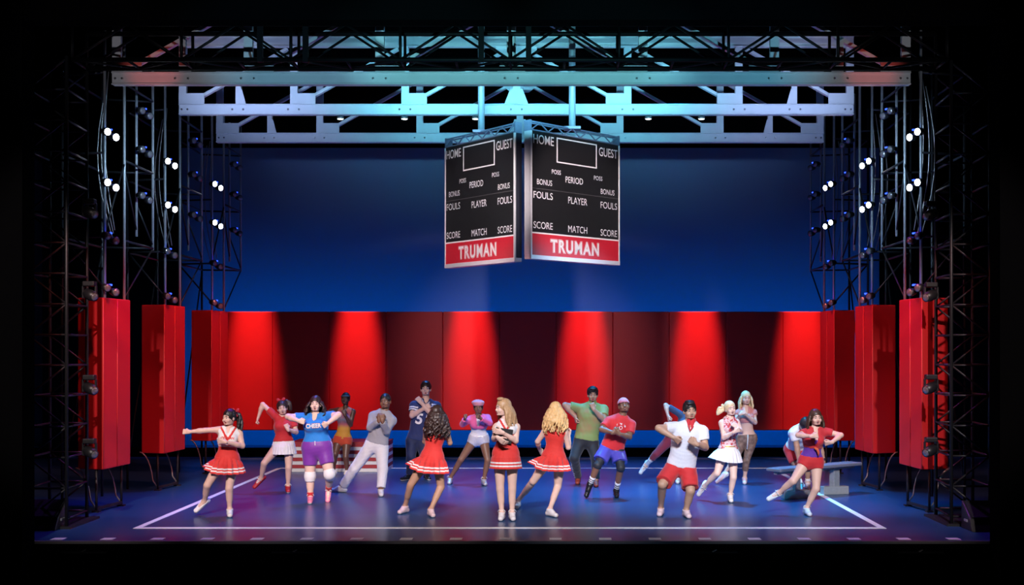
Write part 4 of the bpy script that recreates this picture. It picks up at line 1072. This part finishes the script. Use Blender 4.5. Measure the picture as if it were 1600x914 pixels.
# 1 ponytail cheerleader, far left
person('cheerleader in red and white uniform with dark ponytail, one arm punching straight out sideways',
    dict(head=(359, 653), neck=(357, 670), shA=(345.5, 669), shB=(374, 674), elA=(320, 672.6, -.3), wrA=(296, 674.7, -.3), elB=(379, 697, -.2), wrB=(351, 690.7, -1), hdA=(288, 674.5), hdB=(342, 689),
         hips=(355, 717), kneeA=(324, 758, -.4), ankleA=(319.5, 783, .5), toeA=(307, 797, -.06), kneeB=(358, 763, -.5), ankleB=(359, 796, 'f'), toeB=(360, 810)),
    H=1.60, skin='light', yaw=12, head=(-28, -2, 0), mouth=.013, hairc='black', seed=11, lean=-.03,
    hair=dict(style='pony', len=.34, at=(.03, -.10, .055), path=((.5, .2, -.2), (.15, -.1, -1), (0, -.25, -1), (-.05, -.05, -1))),
    wear=[top('cheer_top', WB, .04, 0, .010, 'v', True, .001, cheer_mi, text=[dict(s='TRUMAN', at=(0, .035), w=.17, h=.034, mat=CR, off=.03)]), legs('briefs', CR, .14, .1, .008),
          skirt(WB, .20, .295, .12, 15, .12, kick=(190, 34, .12)), shoes(SHOEW, SOLEW), bow(BOWR, (.045, -.085, .085))])
# 2 white skirt, red tee
person('dancer in dark red tee and white ruffled skirt, elbow raised beside red wall',
    dict(head=(441, 638), neck=(442, 653), shA=(429, 647), shB=(458, 656), elA=(410.4, 631.6, .3), wrA=(403.4, 653, -.4), elB=(463, 675.4, -.2), wrB=(450, 671, -1), hdB=(447, 664),
         hips=(443, 693), kneeA=(413, 723.6, -.5), ankleA=(408, 747, .4), toeA=(396, 763, -.05), kneeB=(451, 730.6, -.4), ankleB=(450, 760, 'f'), toeB=(451, 771)),
    H=1.62, skin='light', yaw=10, head=(12, 0, 8), mouth=.014, hairc='dkbrown', seed=12,
    hair=dict(style='pony', len=.20, at=(.02, -.10, .08), path=((.4, .3, .2), (.6, 0, -.6), (.3, 0, -1))),
    wear=[top('tee_shirt', RED, .10, .52, .012, 'crew', text=None), legs('briefs', WHITEC, .14, .1, .008),
          skirt([WHITEC, WHITEC], .18, .25, .07, 26, .02, (), ruffle=.03), shoes(M('red_shoe', (.45, .02, .03), .5), SOLEW, lace=SOLEW), bow(BOWR, (0, -.03, .125))])
# 3 blue CHEER tee
PURP = cloth('purple_shorts', (.20, .03, .34), rough=.5)
def shorts3_mi(c, X):
    out = np.zeros(len(X), int)
    a = (X - c['Pv']) @ c['lh']; f_ = (X - c['Pv']) @ c['fh']
    return ((np.abs(f_ - .035) < .009) & (np.abs(a) > .12)).astype(int)
person('dancer in blue CHEER tee, purple shorts and white knee pads, elbows out',
    dict(head=(493, 632), neck=(493, 650), shA=(473, 650), shB=(512, 648), elA=(450, 651, -.6), wrA=(466, 657.5, -1), elB=(529, 648, -.6), wrB=(513, 661, -1), hdA=(474, 659), hdB=(506, 665),
         hips=(495.5, 696), kneeA=(484.5, 744, -.5), ankleA=(485, 776, 'f'), toeA=(482.5, 790), kneeB=(515, 741, -.7), ankleB=(513.5, 765, .8), toeB=(512, 783, -.10)),
    H=1.68, skin='fair', build=1.38, head=(4, 3, 0), mouth=.019, hairc='dkbrown', seed=13,
    hair=dict(style='curly', len=.22, n=36, curl=.016, out=.06, freq=12, r=.019, az=115),
    wear=[top('tee_shirt', cloth('bright_blue_cloth', (.012, .20, .62)), .12, .55, .013, 'v', low=-.03, text=[dict(s='CHEER', at=(0, .015), w=.23, h=.066, mat=WHITEC, off=.03, back=cloth('letter_magenta', (.30, .02, .12)), boff=.06)]),
          legs('gym_shorts', [PURP, WHITEC], .60, .17, .013, .008, mi=shorts3_mi), kneepad(WHITEC, 'A'), kneepad(WHITEC, 'B'),
          limb_band('sock', RED, 'sn', 'A', .78, 1.0, .006), limb_band('sock', RED, 'sn', 'B', .74, 1.0, .006), shoes(M('pink_shoe', (.80, .20, .34), .5), SOLEW, lace=SOLEW),
          strap('drawstring', WHITEC, lambda c: [c['Wp'] + c['fw'] * .142 - c['u'] * .075, c['Wp'] + c['fw'] * .150 - c['u'] * .11, c['Wp'] + c['fw'] * .155 - c['u'] * .14], .008)])
# 4 tank top in front of the step box
ramp4 = ramp_mat('sunset_tank', [(0, (.62, .28, .03)), (.22, (.72, .36, .05)), (.34, (.50, .13, .16)), (.52, (.22, .22, .28)), (.75, (.55, .10, .16)), (1, (.70, .30, .12))], 'Z', .80, 1.33, noise=.08)
person('dancer in sunset coloured tank top and orange shorts standing before the striped step box',
    dict(head=(540, 624), neck=(540.5, 638), shA=(529, 638.5), shB=(552, 641), elA=(516, 642, .3), wrA=(505, 650, -.3), elB=(548, 664, -.4), wrB=(539, 648, -1), hdB=(537, 642),
         hips=(535.6, 686), kneeA=(524, 709, -.4), ankleA=(521, 734, 'f'), toeA=(518, 739), kneeB=(540, 714, -.4), ankleB=(542.5, 735, 'f'), toeB=(545, 740)),
    H=1.62, skin='dark', yaw=-10, head=(-5, 4, 0), mouth=.011, hairc='black', seed=14, hair=dict(style='short', thick=.006, low=-.02),
    wear=[top('tank_top', ramp4, .0, 0, .010, 'scoop', True), legs('shorts', cloth('orange_shorts', (.55, .06, .02)), .24, .1, .010), shoes(SHOEW, SOLEW), headband(M('grey_headband', (.10, .12, .14), .7), .045, .075)])
# 5 grey sweatshirt, white trousers
person('dancer in grey sweatshirt and white trousers lunging wide with hands clasped at the chin',
    dict(head=(602.5, 628), neck=(601, 643), shA=(584, 646), shB=(614, 653), elA=(578.5, 668, -.5), wrA=(592.5, 657, -1), elB=(604, 674, -.6), wrB=(597.5, 658, -1), hdA=(594.5, 647), hdB=(596.5, 646),
         hips=(588, 694), kneeA=(554.5, 731, -.2), ankleA=(535, 760, 'f'), toeA=(519, 766), kneeB=(598, 733, -.6), ankleB=(595, 765, 'f'), toeB=(597, 776)),
    H=1.74, sex='m', skin='brown', yaw=-8, head=(-10, 4, 6), mouth=.012, hairc='black', seed=15, d=19.9, hair=dict(style='short', thick=.006, low=-.01),
    wear=[top('sweatshirt', cloth('grey_jersey', (.38, .36, .39)), .03, 1.92, .013, 'crew', wr=.003, loose=.05), legs('trousers', cloth('white_trousers', (.78, .74, .77)), 1.93, .06, .012, .024, .0025), shoes(SHOEW, SOLEW)])
# 6 football jersey
def jersey_mi(c, X):
    J = c['J']; out = np.zeros(len(X), bool)
    for q in 'AB':
        t = (X - J['S' + q]) @ nrm(J['E' + q] - J['S' + q]); a = (X - c['N']) @ c['l'] * (1 if q == 'B' else -1)
        out |= (a > .11) & (((t > .06) & (t < .085)) | ((t > .105) & (t < .125)))
    return out.astype(int)
person('tall dancer in navy football jersey with white number, arms crossed at the chest',
    dict(head=(665.4, 608), neck=(666, 626), shA=(647, 630), shB=(683, 631), elA=(644, 649.5, -.4), wrA=(663, 638, -1), elB=(674, 647, -.8), wrB=(658, 629, -1), hdA=(670, 634), hdB=(652, 622),
         hips=(652.5, 686), kneeA=(642, 716, -.4), ankleA=(640, 742, 'f'), toeA=(637, 748), kneeB=(664, 720, -.5), ankleB=(666.7, 741, 'f'), toeB=(670, 748)),
    H=1.82, sex='m', skin='light', yaw=4, head=(2, 2, 0), mouth=.008, hairc='dkbrown', seed=16, hair=dict(style='short', thick=.010, low=-.005, quiff=.006),
    wear=[top('football_jersey', [NAVY, WHITEC], -.02, .62, .020, 'v', low=-.02, mi=jersey_mi, loose=.04, text=[dict(s='51', at=(.0, -.09), w=.21, h=.20, mat=WHITEC, off=.03)]),
          legs('trousers', cloth('navy_trousers', (.014, .022, .075)), 1.93, .02, .012, .016, .002), shoes(M('black_shoe', (.012, .012, .014), .3), SOLEW),
          strap('collar_trim', WHITEC, lambda c: [c['N'] - c['l'] * .072 + c['u'] * .012 + c['fw'] * .045, c['N'] - c['l'] * .04 + c['fw'] * .115 - c['u'] * .045, c['N'] + c['fw'] * .150 - c['u'] * .085, c['N'] + c['l'] * .04 + c['fw'] * .115 - c['u'] * .045, c['N'] + c['l'] * .072 + c['u'] * .012 + c['fw'] * .045], .010)])
# 7 curly hair, seen from behind
person('cheerleader in red uniform seen from behind with long dark curly hair',
    dict(head=(683, 647), neck=(682, 664), shA=(667, 668), shB=(697, 668), elA=(664, 690, .8), wrA=(678, 682, 1), elB=(703, 692, .5), wrB=(698, 674, 1),
         hips=(675, 715), kneeA=(642, 757, .4), ankleA=(633, 791, 'f'), toeA=(618, 802), kneeB=(689, 761, .4), ankleB=(673, 796, 'f'), toeB=(684, 810)),
    H=1.62, skin='tan', facing=-1, yaw=-12, head=(158, 0, 0), hairc='dkbrown', seed=17, d=17.3,
    hair=dict(style='curly', len=.36, n=48, curl=.024, out=.075, freq=17, r=.019, az=130),
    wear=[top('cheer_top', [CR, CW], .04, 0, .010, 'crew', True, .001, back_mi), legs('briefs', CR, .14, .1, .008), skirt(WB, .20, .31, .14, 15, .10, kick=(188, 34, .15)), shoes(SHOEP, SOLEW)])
# 8 pink beret
person('dancer in pink beret, cropped pink sweater and shiny white shorts, pointing forward',
    dict(head=(747.4, 637), neck=(748, 651), shA=(737, 652), shB=(761.5, 651), elA=(723, 663, -.4), wrA=(726.5, 654, -1), elB=(765, 661, -.7), wrB=(750, 653, -1), hdA=(726, 650, -.1), hdB=(746, 650, -.1),
         hips=(748, 684), kneeA=(720.6, 718, -.4), ankleA=(703.5, 747, 'f'), toeA=(697.5, 759), kneeB=(762, 719.5, -.5), ankleB=(756, 749, 'f'), toeB=(764, 760)),
    H=1.64, skin='brown', lean=-.14, head=(2, 0, 0), mouth=.012, hairc='black', seed=18, d=21.2, hair=dict(style='short', thick=.008, low=-.05), hand=('fist', 'point'),
    wear=[top('white_shell', WHITEC, .05, 0, .008, 'crew', True), top('cropped_sweater', cloth('hot_pink_knit', (.80, .12, .32)), .52, 1.85, .015, 'v', wr=.002),
          legs('shorts', M('sequin_white', (.80, .74, .78), .25, .3, noise=.3, scale=120, bump=.5), .20, .2, .011), beret(cloth('beret_pink', (.80, .30, .36), bump=.4)), shoes(M('silver_shoe', (.72, .72, .75), .3, .5), None, lace=SOLEW)])
# 9 standing with folder
c9 = person('blonde cheerleader standing still at centre front, head turned, hugging a black folder',
    dict(head=(787, 638), neck=(791, 657), shA=(776, 664), shB=(807, 664), elA=(772, 686, -.3), wrA=(778, 684, -1), elB=(806, 689, -.5), wrB=(785, 676, -1), hdA=(783, 688), hdB=(777, 674),
         hips=(790.4, 707), kneeA=(781.4, 763, -.3), ankleA=(784, 801, 'f'), toeA=(781, 813), kneeB=(800.4, 763, -.3), ankleB=(800, 801, 'f'), toeB=(803, 813)),
    H=1.68, skin='fair', yaw=3, head=(-62, 0, 0), mouth=.005, hairc='sandy', seed=19, lean=.02, hand=('open', 'open'),
    hair=dict(style='long', len=.27, n=40, out=.045, curl=.007, r=.020, az=108, poof=True, swing=(.03, 0, 0)),
    wear=[top('cheer_top', WB, .04, 0, .010, 'v', True, .001, cheer_mi), legs('briefs', CR, .14, .1, .008), skirt(WB, .21, .305, .085, 22, .015), shoes(SHOEW, SOLEW, lace=SOLEW)])
# 10 blonde from behind
person('blonde cheerleader in red uniform seen from behind, stepping wide with long wavy hair',
    dict(head=(868, 642), neck=(869, 662), shA=(851, 671), shB=(882, 671), elA=(840, 690, .3), wrA=(843, 702, .8), elB=(888, 699, .5), wrB=(889, 680, 1),
         hips=(865, 715), kneeA=(833, 752, .4), ankleA=(809, 783, 'f'), toeA=(804, 797), kneeB=(871.6, 760, .4), ankleB=(859, 796, 'f'), toeB=(876, 807)),
    H=1.64, skin='fair', facing=-1, yaw=-8, head=(168, 0, 0), hairc='blonde', seed=20, d=17.4,
    hair=dict(style='long', len=.33, n=46, out=.075, curl=.018, freq=10, r=.020, az=125),
    wear=[top('cheer_top', [CR, CW], .04, 0, .010, 'crew', True, .001, back_mi), legs('briefs', CR, .16, .1, .008), skirt(WB, .20, .28, .12, 15, .10, kick=(182, 30, .17)), shoes(SHOEW, SOLEW)])
def side_stripe(c, X, q):
    K, A_ = c['J']['K' + q], c['J']['N' + q]; ax = A_ - K; t = np.clip(((X - K) @ ax) / (ax @ ax), 0, 1); r = X - (K + t[:, None] * ax)
    return ((np.abs(r @ c['fh'] - .012) < .022) & (r @ c['lh'] < -.02) & (t > .05) & (np.sin(t * 60) > -.55)).astype(int)
# 11 green polo
person('dancer in green polo and black track trousers, elbow raised, fist at chin',
    dict(head=(926, 617), neck=(925, 632), shA=(903, 636), shB=(945, 637), elA=(883, 633, -.3), wrA=(899, 651, -.7), elB=(943, 655, -.6), wrB=(928, 640, -1), hdA=(900, 657), hdB=(926, 634),
         hips=(916, 686), kneeA=(897, 716, -.5), ankleA=(903, 747, 'f'), toeA=(900, 758), kneeB=(931, 716, -.4), ankleB=(931, 751, 'f'), toeB=(932, 759)),
    H=1.78, sex='m', skin='tan', build=1.12, head=(2, -2, 0), mouth=.009, hairc='black', seed=21, hair=dict(style='short', thick=.014, low=.0, rough=.003, quiff=.008),
    wear=[top('polo_shirt', blotch_mat('green_polo_cloth', (.24, .33, .10), (.36, .24, .10), 5, .58, .12), -.02, .66, .022, 'crew', loose=.10, wr=.002), collar(cloth('polo_green', (.24, .33, .10))),
          legs('track_trousers', [cloth('black_track', (.012, .013, .018)), WHITEC], 1.92, .02, .011, .014, .002, mi=lambda c, X: side_stripe(c, X, 'A')), shoes(M('brown_red_shoe', (.28, .05, .03), .5), None)])
def emblem(mat):
    def f(c):
        P = [inflate(p, .020) for p in c['TOR']]; V = []; Fc = []
        def patch(x0, x1, z0, z1):
            n = len(V); V.extend([(x0, z0), (x1, z0), (x1, z1), (x0, z1)]); Fc.append((n, n + 1, n + 2, n + 3))
        for k in range(9):
            a = math.radians(150 - k * 15); patch(.075 * math.cos(a) - .007, .075 * math.cos(a) + .007, .055 * math.sin(a) - .012, .055 * math.sin(a) + .012)
        for k in range(12):
            a0, a1 = 2 * math.pi * k / 12, 2 * math.pi * (k + 1) / 12; n = len(V)
            V.extend([(.030 * math.cos(a), .030 * math.sin(a) - .005) for a in (a0, a1)] + [(.020 * math.cos(a), .020 * math.sin(a) - .005) for a in (a1, a0)]); Fc.append((n, n + 1, n + 2, n + 3))
        V = np.array(V); X = c['C'] + np.outer(V[:, 0], c['l']) + np.outer(V[:, 1] + .035, c['u']) + c['fw'] * .35
        for _ in range(40): X = X - c['fw'] * np.clip((evalp(P, X) - .005) * .8, -.05, .05)[:, None]
        return mesh_np('shirt_emblem', X, Fc, mat, c['t'], smooth=False)
    return f
EMB = emblem(WHITEC)
# 12 red tee, blue shorts
person('dancer in red tee, shiny blue shorts and pink knit cap, hands clasped',
    dict(head=(974.5, 635), neck=(972, 651), shA=(952, 655), shB=(987, 660), elA=(940, 671, -.4), wrA=(958, 676, -1), elB=(983, 683, -.5), wrB=(967, 678, -1), hdA=(964, 673), hdB=(962, 674),
         hips=(957, 698), kneeA=(934, 727, -.6), ankleA=(922, 757, .4), toeA=(916, 775, -.05), kneeB=(970, 731, -.6), ankleB=(963, 767, 'f'), toeB=(966, 783)),
    H=1.70, sex='m', skin='brown', yaw=6, head=(4, 16, 4), mouth=.015, hairc='black', seed=22, lean=-.10, hair=dict(style='short', thick=.003, low=.0), d=19.35,
    wear=[top('tee_shirt', cloth('bright_red_tee', (.68, .02, .025)), -.04, .68, .020, 'crew', loose=.07, wr=.002),
          legs('leggings', M('black_leggings', (.02, .022, .03), .6), 1.08, .1, .005), legs('basketball_shorts', [M('satin_blue', (.09, .08, .46), .3, noise=.1), RED], .72, .0, .013, .038, .003),
          limb_band('sock', None, 'sn', 'A', .62, 1.0, .005, [WHITEC, M('black_sock', (.015, .015, .018), .8)], (9, (2, 4, 6))), limb_band('sock', None, 'sn', 'B', .62, 1.0, .005, [WHITEC, M('black_sock', (.015, .015, .018), .8)], (9, (2, 4, 6))),
          EMB, shoes(M('black_leather_shoe', (.010, .010, .012), .25), None, .05, .013), headband(cloth('pink_knit', (.62, .16, .20), bump=.5), .038, .2, 'knit_cap', True)])
# 13 hidden behind the man in the white polo
person('dancer in navy tee and maroon capri trousers, mostly hidden behind the white polo',
    dict(head=(1079, 640), neck=(1078, 654), shA=(1063, 645), shB=(1088, 662), elA=(1040, 633, -.2), wrA=(1044, 650, -.6), elB=(1096, 676, -.3), wrB=(1085, 668, -.8),
         hips=(1056, 684), kneeA=(1026, 709, .2), ankleA=(1010, 726, .6), toeA=(999, 741, .02), kneeB=(1062, 716, -.5), ankleB=(1059, 746, 'f'), toeB=(1058, 757)),
    H=1.64, skin='light', head=(10, 0, 0), mouth=.010, hairc='brown', seed=23, lean=-.05, hair=dict(style='short', thick=.012, low=-.06),
    wear=[top('tee_shirt', cloth('slate_navy_tee', (.035, .06, .14)), .05, .8, .012, 'crew'), legs('capri_trousers', cloth('maroon_cloth', (.22, .018, .045)), 1.42, .1, .012, .004), limb_band('sock', cloth('pale_sock', (.50, .58, .68)), 'sn', 'A', .55, 1.0, .005), limb_band('sock', cloth('pale_sock', (.50, .58, .68)), 'sn', 'B', .55, 1.0, .005), shoes(M('pale_blue_shoe', (.62, .68, .74), .5), SOLEW, lace=SOLEW)])
# 14 white polo
person('dancer in white polo with red collar and baggy red shorts, knees bent',
    dict(head=(1077.5, 642), neck=(1078, 662), shA=(1054, 664), shB=(1098, 670), elA=(1029, 669, -.5), wrA=(1052, 683.5, -.9), elB=(1102, 699, -.3), wrB=(1088, 694, -1), hdA=(1060, 689), hdB=(1081, 689),
         hips=(1064, 727), kneeA=(1035, 757, -.8), ankleA=(1032.5, 794, 'f'), toeA=(1024, 812), kneeB=(1079, 767, -.7), ankleB=(1072, 797, 'f'), toeB=(1083, 811)),
    H=1.80, sex='m', skin='tan', head=(8, -2, 3), mouth=.009, hairc='black', seed=24, lean=-.08, build=1.05, hair=dict(style='short', thick=.009, low=-.01, quiff=.010),
    wear=[top('polo_shirt', cloth('white_polo_cloth', (.78, .75, .80)), -.02, .58, .022, 'v', low=-.03, loose=.07, wr=.0025), collar(cloth('collar_red', (.60, .02, .03)), True, .045),
          strap('placket', cloth('collar_red', (.60, .02, .03)), lambda c: [c['N'] + c['fw'] * .13 - c['l'] * .03, c['N'] + c['fw'] * .155 - c['u'] * .07, c['N'] + c['fw'] * .13 + c['l'] * .03], .014),
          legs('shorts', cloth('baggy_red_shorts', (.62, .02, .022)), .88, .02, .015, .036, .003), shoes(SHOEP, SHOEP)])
# 15 white pleated skirt
person('blonde dancer in printed pink halter and white pleated skirt, one leg kicked behind',
    dict(head=(1140.5, 639), neck=(1140, 653), shA=(1128, 658), shB=(1151, 657), elA=(1131, 684, -.3), wrA=(1147, 675, -1), elB=(1158, 675, -.3), wrB=(1151.5, 668, -1), hdA=(1153, 672), hdB=(1147, 664),
         hips=(1137, 706), kneeA=(1120.5, 739.5, -.3), ankleA=(1101, 759, .9), toeA=(1090, 775, .04), kneeB=(1146, 746, -.5), ankleB=(1141, 774, 'f'), toeB=(1145, 786)),
    H=1.58, skin='fair', yaw=14, head=(14, 2, 6), mouth=.012, hairc='paleblonde', seed=25,
    hair=dict(style='pony', len=.14, at=(-.06, -.07, .02), path=((-1, .2, -.3), (-.6, 0, -.8))),
    wear=[top('halter_top', blotch_mat('pink_print', (.72, .50, .52), (.50, .05, .06), 26, .52, .04), .10, 0, .009, 'v', True), legs('briefs', WHITEC, .14, .1, .008),
          skirt([WHITEC, M('gold_trim', (.60, .34, .07), .4, .4, noise=.1)], .22, .285, .12, 20, .04, ((.06, .13),), kick=(180, 50, .10)), shoes(SHOEW, SOLEW, lace=SOLEW), bow(M('cream_ribbon', (.78, .62, .40), .6), (-.065, -.06, .05), .035, False)])
# 16 crop top, brown leggings
person('blonde dancer in pink crop top and brown leggings with bare midriff',
    dict(head=(1165.4, 622.5), neck=(1164.5, 638), shA=(1153, 643), shB=(1177, 642), elA=(1150, 658, -.4), wrA=(1157, 647, -1), elB=(1180, 660, -.3), wrB=(1164, 647, -1), hdA=(1163, 644), hdB=(1157, 645),
         hips=(1167, 683), kneeA=(1152, 711, -.3), ankleA=(1131, 741, .8), toeA=(1122, 751, .02), kneeB=(1166, 720, -.4), ankleB=(1163.5, 747, 'f'), toeB=(1163, 758)),
    H=1.64, skin='light', head=(4, 0, 0), mouth=.008, hairc='paleblonde', seed=26,
    hair=dict(style='long', len=.24, n=34, out=.03, curl=.006, r=.018, az=112),
    wear=[top('crop_top', cloth('pink_crop', (.62, .22, .20)), .50, .30, .013, 'scoop'), legs('leggings', blotch_mat('brown_print', (.16, .09, .07), (.28, .17, .13), 18, .5, .1), 1.55, .10, .008),
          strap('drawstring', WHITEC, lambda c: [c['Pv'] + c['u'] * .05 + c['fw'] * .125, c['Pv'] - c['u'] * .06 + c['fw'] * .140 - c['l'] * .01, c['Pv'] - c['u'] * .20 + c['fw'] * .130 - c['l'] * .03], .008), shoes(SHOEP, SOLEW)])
# 17 bent over the bench
person('dancer in white tee and red shorts bent over the weight bench, dark hair hanging down',
    dict(head=(1258, 664), headd=-.16, neck=(1253, 667), shA=(1243, 673), shB=(1268, 673), elA=(1245, 697, -.2), wrA=(1248, 719, -.2), elB=(1282, 700, -.2), wrB=(1287, 720, -.2), hdA=(1249, 728), hdB=(1289, 728),
         hips=(1243, 699), kneeA=(1244, 728, -.5), ankleA=(1251, 757, 'f'), toeA=(1251, 764), kneeB=(1262, 726, -.4), ankleB=(1262, 754, 'f'), toeB=(1263, 761)),
    H=1.68, sex='m', skin='tan', lean=-.36, po=.10, head=(8, -58, 0), mouth=.006, hairc='black', seed=27, d=20.55, hair=dict(style='short', thick=.012, low=-.03), hand=('open', 'open'),
    wear=[top('tee_shirt', cloth('white_tee', (.80, .78, .82)), .0, .62, .016, 'crew', wr=.002), legs('shorts', RED, .78, .1, .016, .014), limb_band('glove', M('dark_glove', (.03, .02, .04), .6), 'fa', 'B', .80, 1.0, .008),
          limb_band('sock', WHITEC, 'sn', 'A', .75, 1.0, .005), limb_band('sock', WHITEC, 'sn', 'B', .75, 1.0, .005), shoes(SHOEW, SOLEW, lace=SOLEW)])
# 18 red tied shirt, right front
person('dancer in red tied shirt, purple waist wrap and red shorts, balancing on one leg',
    dict(head=(1274, 653), neck=(1273, 671), shA=(1257, 674), shB=(1290, 672), elA=(1247, 680, -.6), wrA=(1268, 681.5, -.9), elB=(1314, 680, -.3), wrB=(1299, 691.5, -.7), hdA=(1278, 680), hdB=(1290, 693),
         hips=(1267, 719), kneeA=(1239, 752, -.5), ankleA=(1217, 770, .5), toeA=(1202, 779, -.03), kneeB=(1275, 764, -.5), ankleB=(1260, 794, 'f'), toeB=(1270, 806)),
    H=1.62, skin='light', yaw=4, head=(8, -2, 4), mouth=.017, hairc='brown', seed=28, lean=-.05,
    hair=dict(style='long', len=.22, n=34, out=.03, curl=.006, r=.017, az=108),
    wear=[top('waist_wrap', cloth('purple_wrap', (.11, .02, .30)), .12, 0, .010, 'scoop', True, low=.02), top('tied_shirt', cloth('tied_red', (.52, .02, .03)), .42, .45, .015, 'v', low=.08, wr=.002), legs('shorts', RED, .22, .16, .012),
          strap('shirt_knot', cloth('knot_orange', (.66, .10, .03)), lambda c: [lerp(c['Pv'], c['N'], .46) + c['fw'] * .125 - c['l'] * .01, lerp(c['Pv'], c['N'], .42) + c['fw'] * .138 + c['l'] * .03, lerp(c['Pv'], c['N'], .33) + c['fw'] * .145 + c['l'] * .05, lerp(c['Pv'], c['N'], .22) + c['fw'] * .145 + c['l'] * .055], [.014, .022, .017, .008]),
          limb_band('wristband', M('pale_band', (.6, .5, .45), .6), 'fa', 'B', .86, .96, .006), shoes(M('sneaker_blue_white', (.60, .66, .76), .5), SOLEW, lace=SOLEW)])
# black folder held by the standing cheerleader
J9 = c9['J']; fc = c9['C'] + c9['fw'] * .125 - c9['u'] * .055 - c9['l'] * .035
t = empty('folder', fc, 'black folder hugged against the chest of the standing blonde cheerleader', 'folder')
l9, u9, f9 = c9['l'], c9['u'], c9['fw']; a9 = math.radians(-8)
lx, ux = l9 * math.cos(a9) + u9 * math.sin(a9), u9 * math.cos(a9) - l9 * math.sin(a9)
FOLD = M('folder_black', (.012, .012, .014), .35)
for nm, z0, z1, e in (('cover', 0, .004, 0), ('pages', .004, .014, .006), ('cover', .014, .018, 0)):
    w_, h_ = .118 - e, .098 - e
    p = [fc + lx * sx * w_ + ux * sy * h_ + f9 * z for z in (z0, z1) for sx, sy in ((-1, -1), (1, -1), (1, 1), (-1, 1))]
    MB().hexa(p).build(nm, FOLD if nm == 'cover' else SOLEW, t)
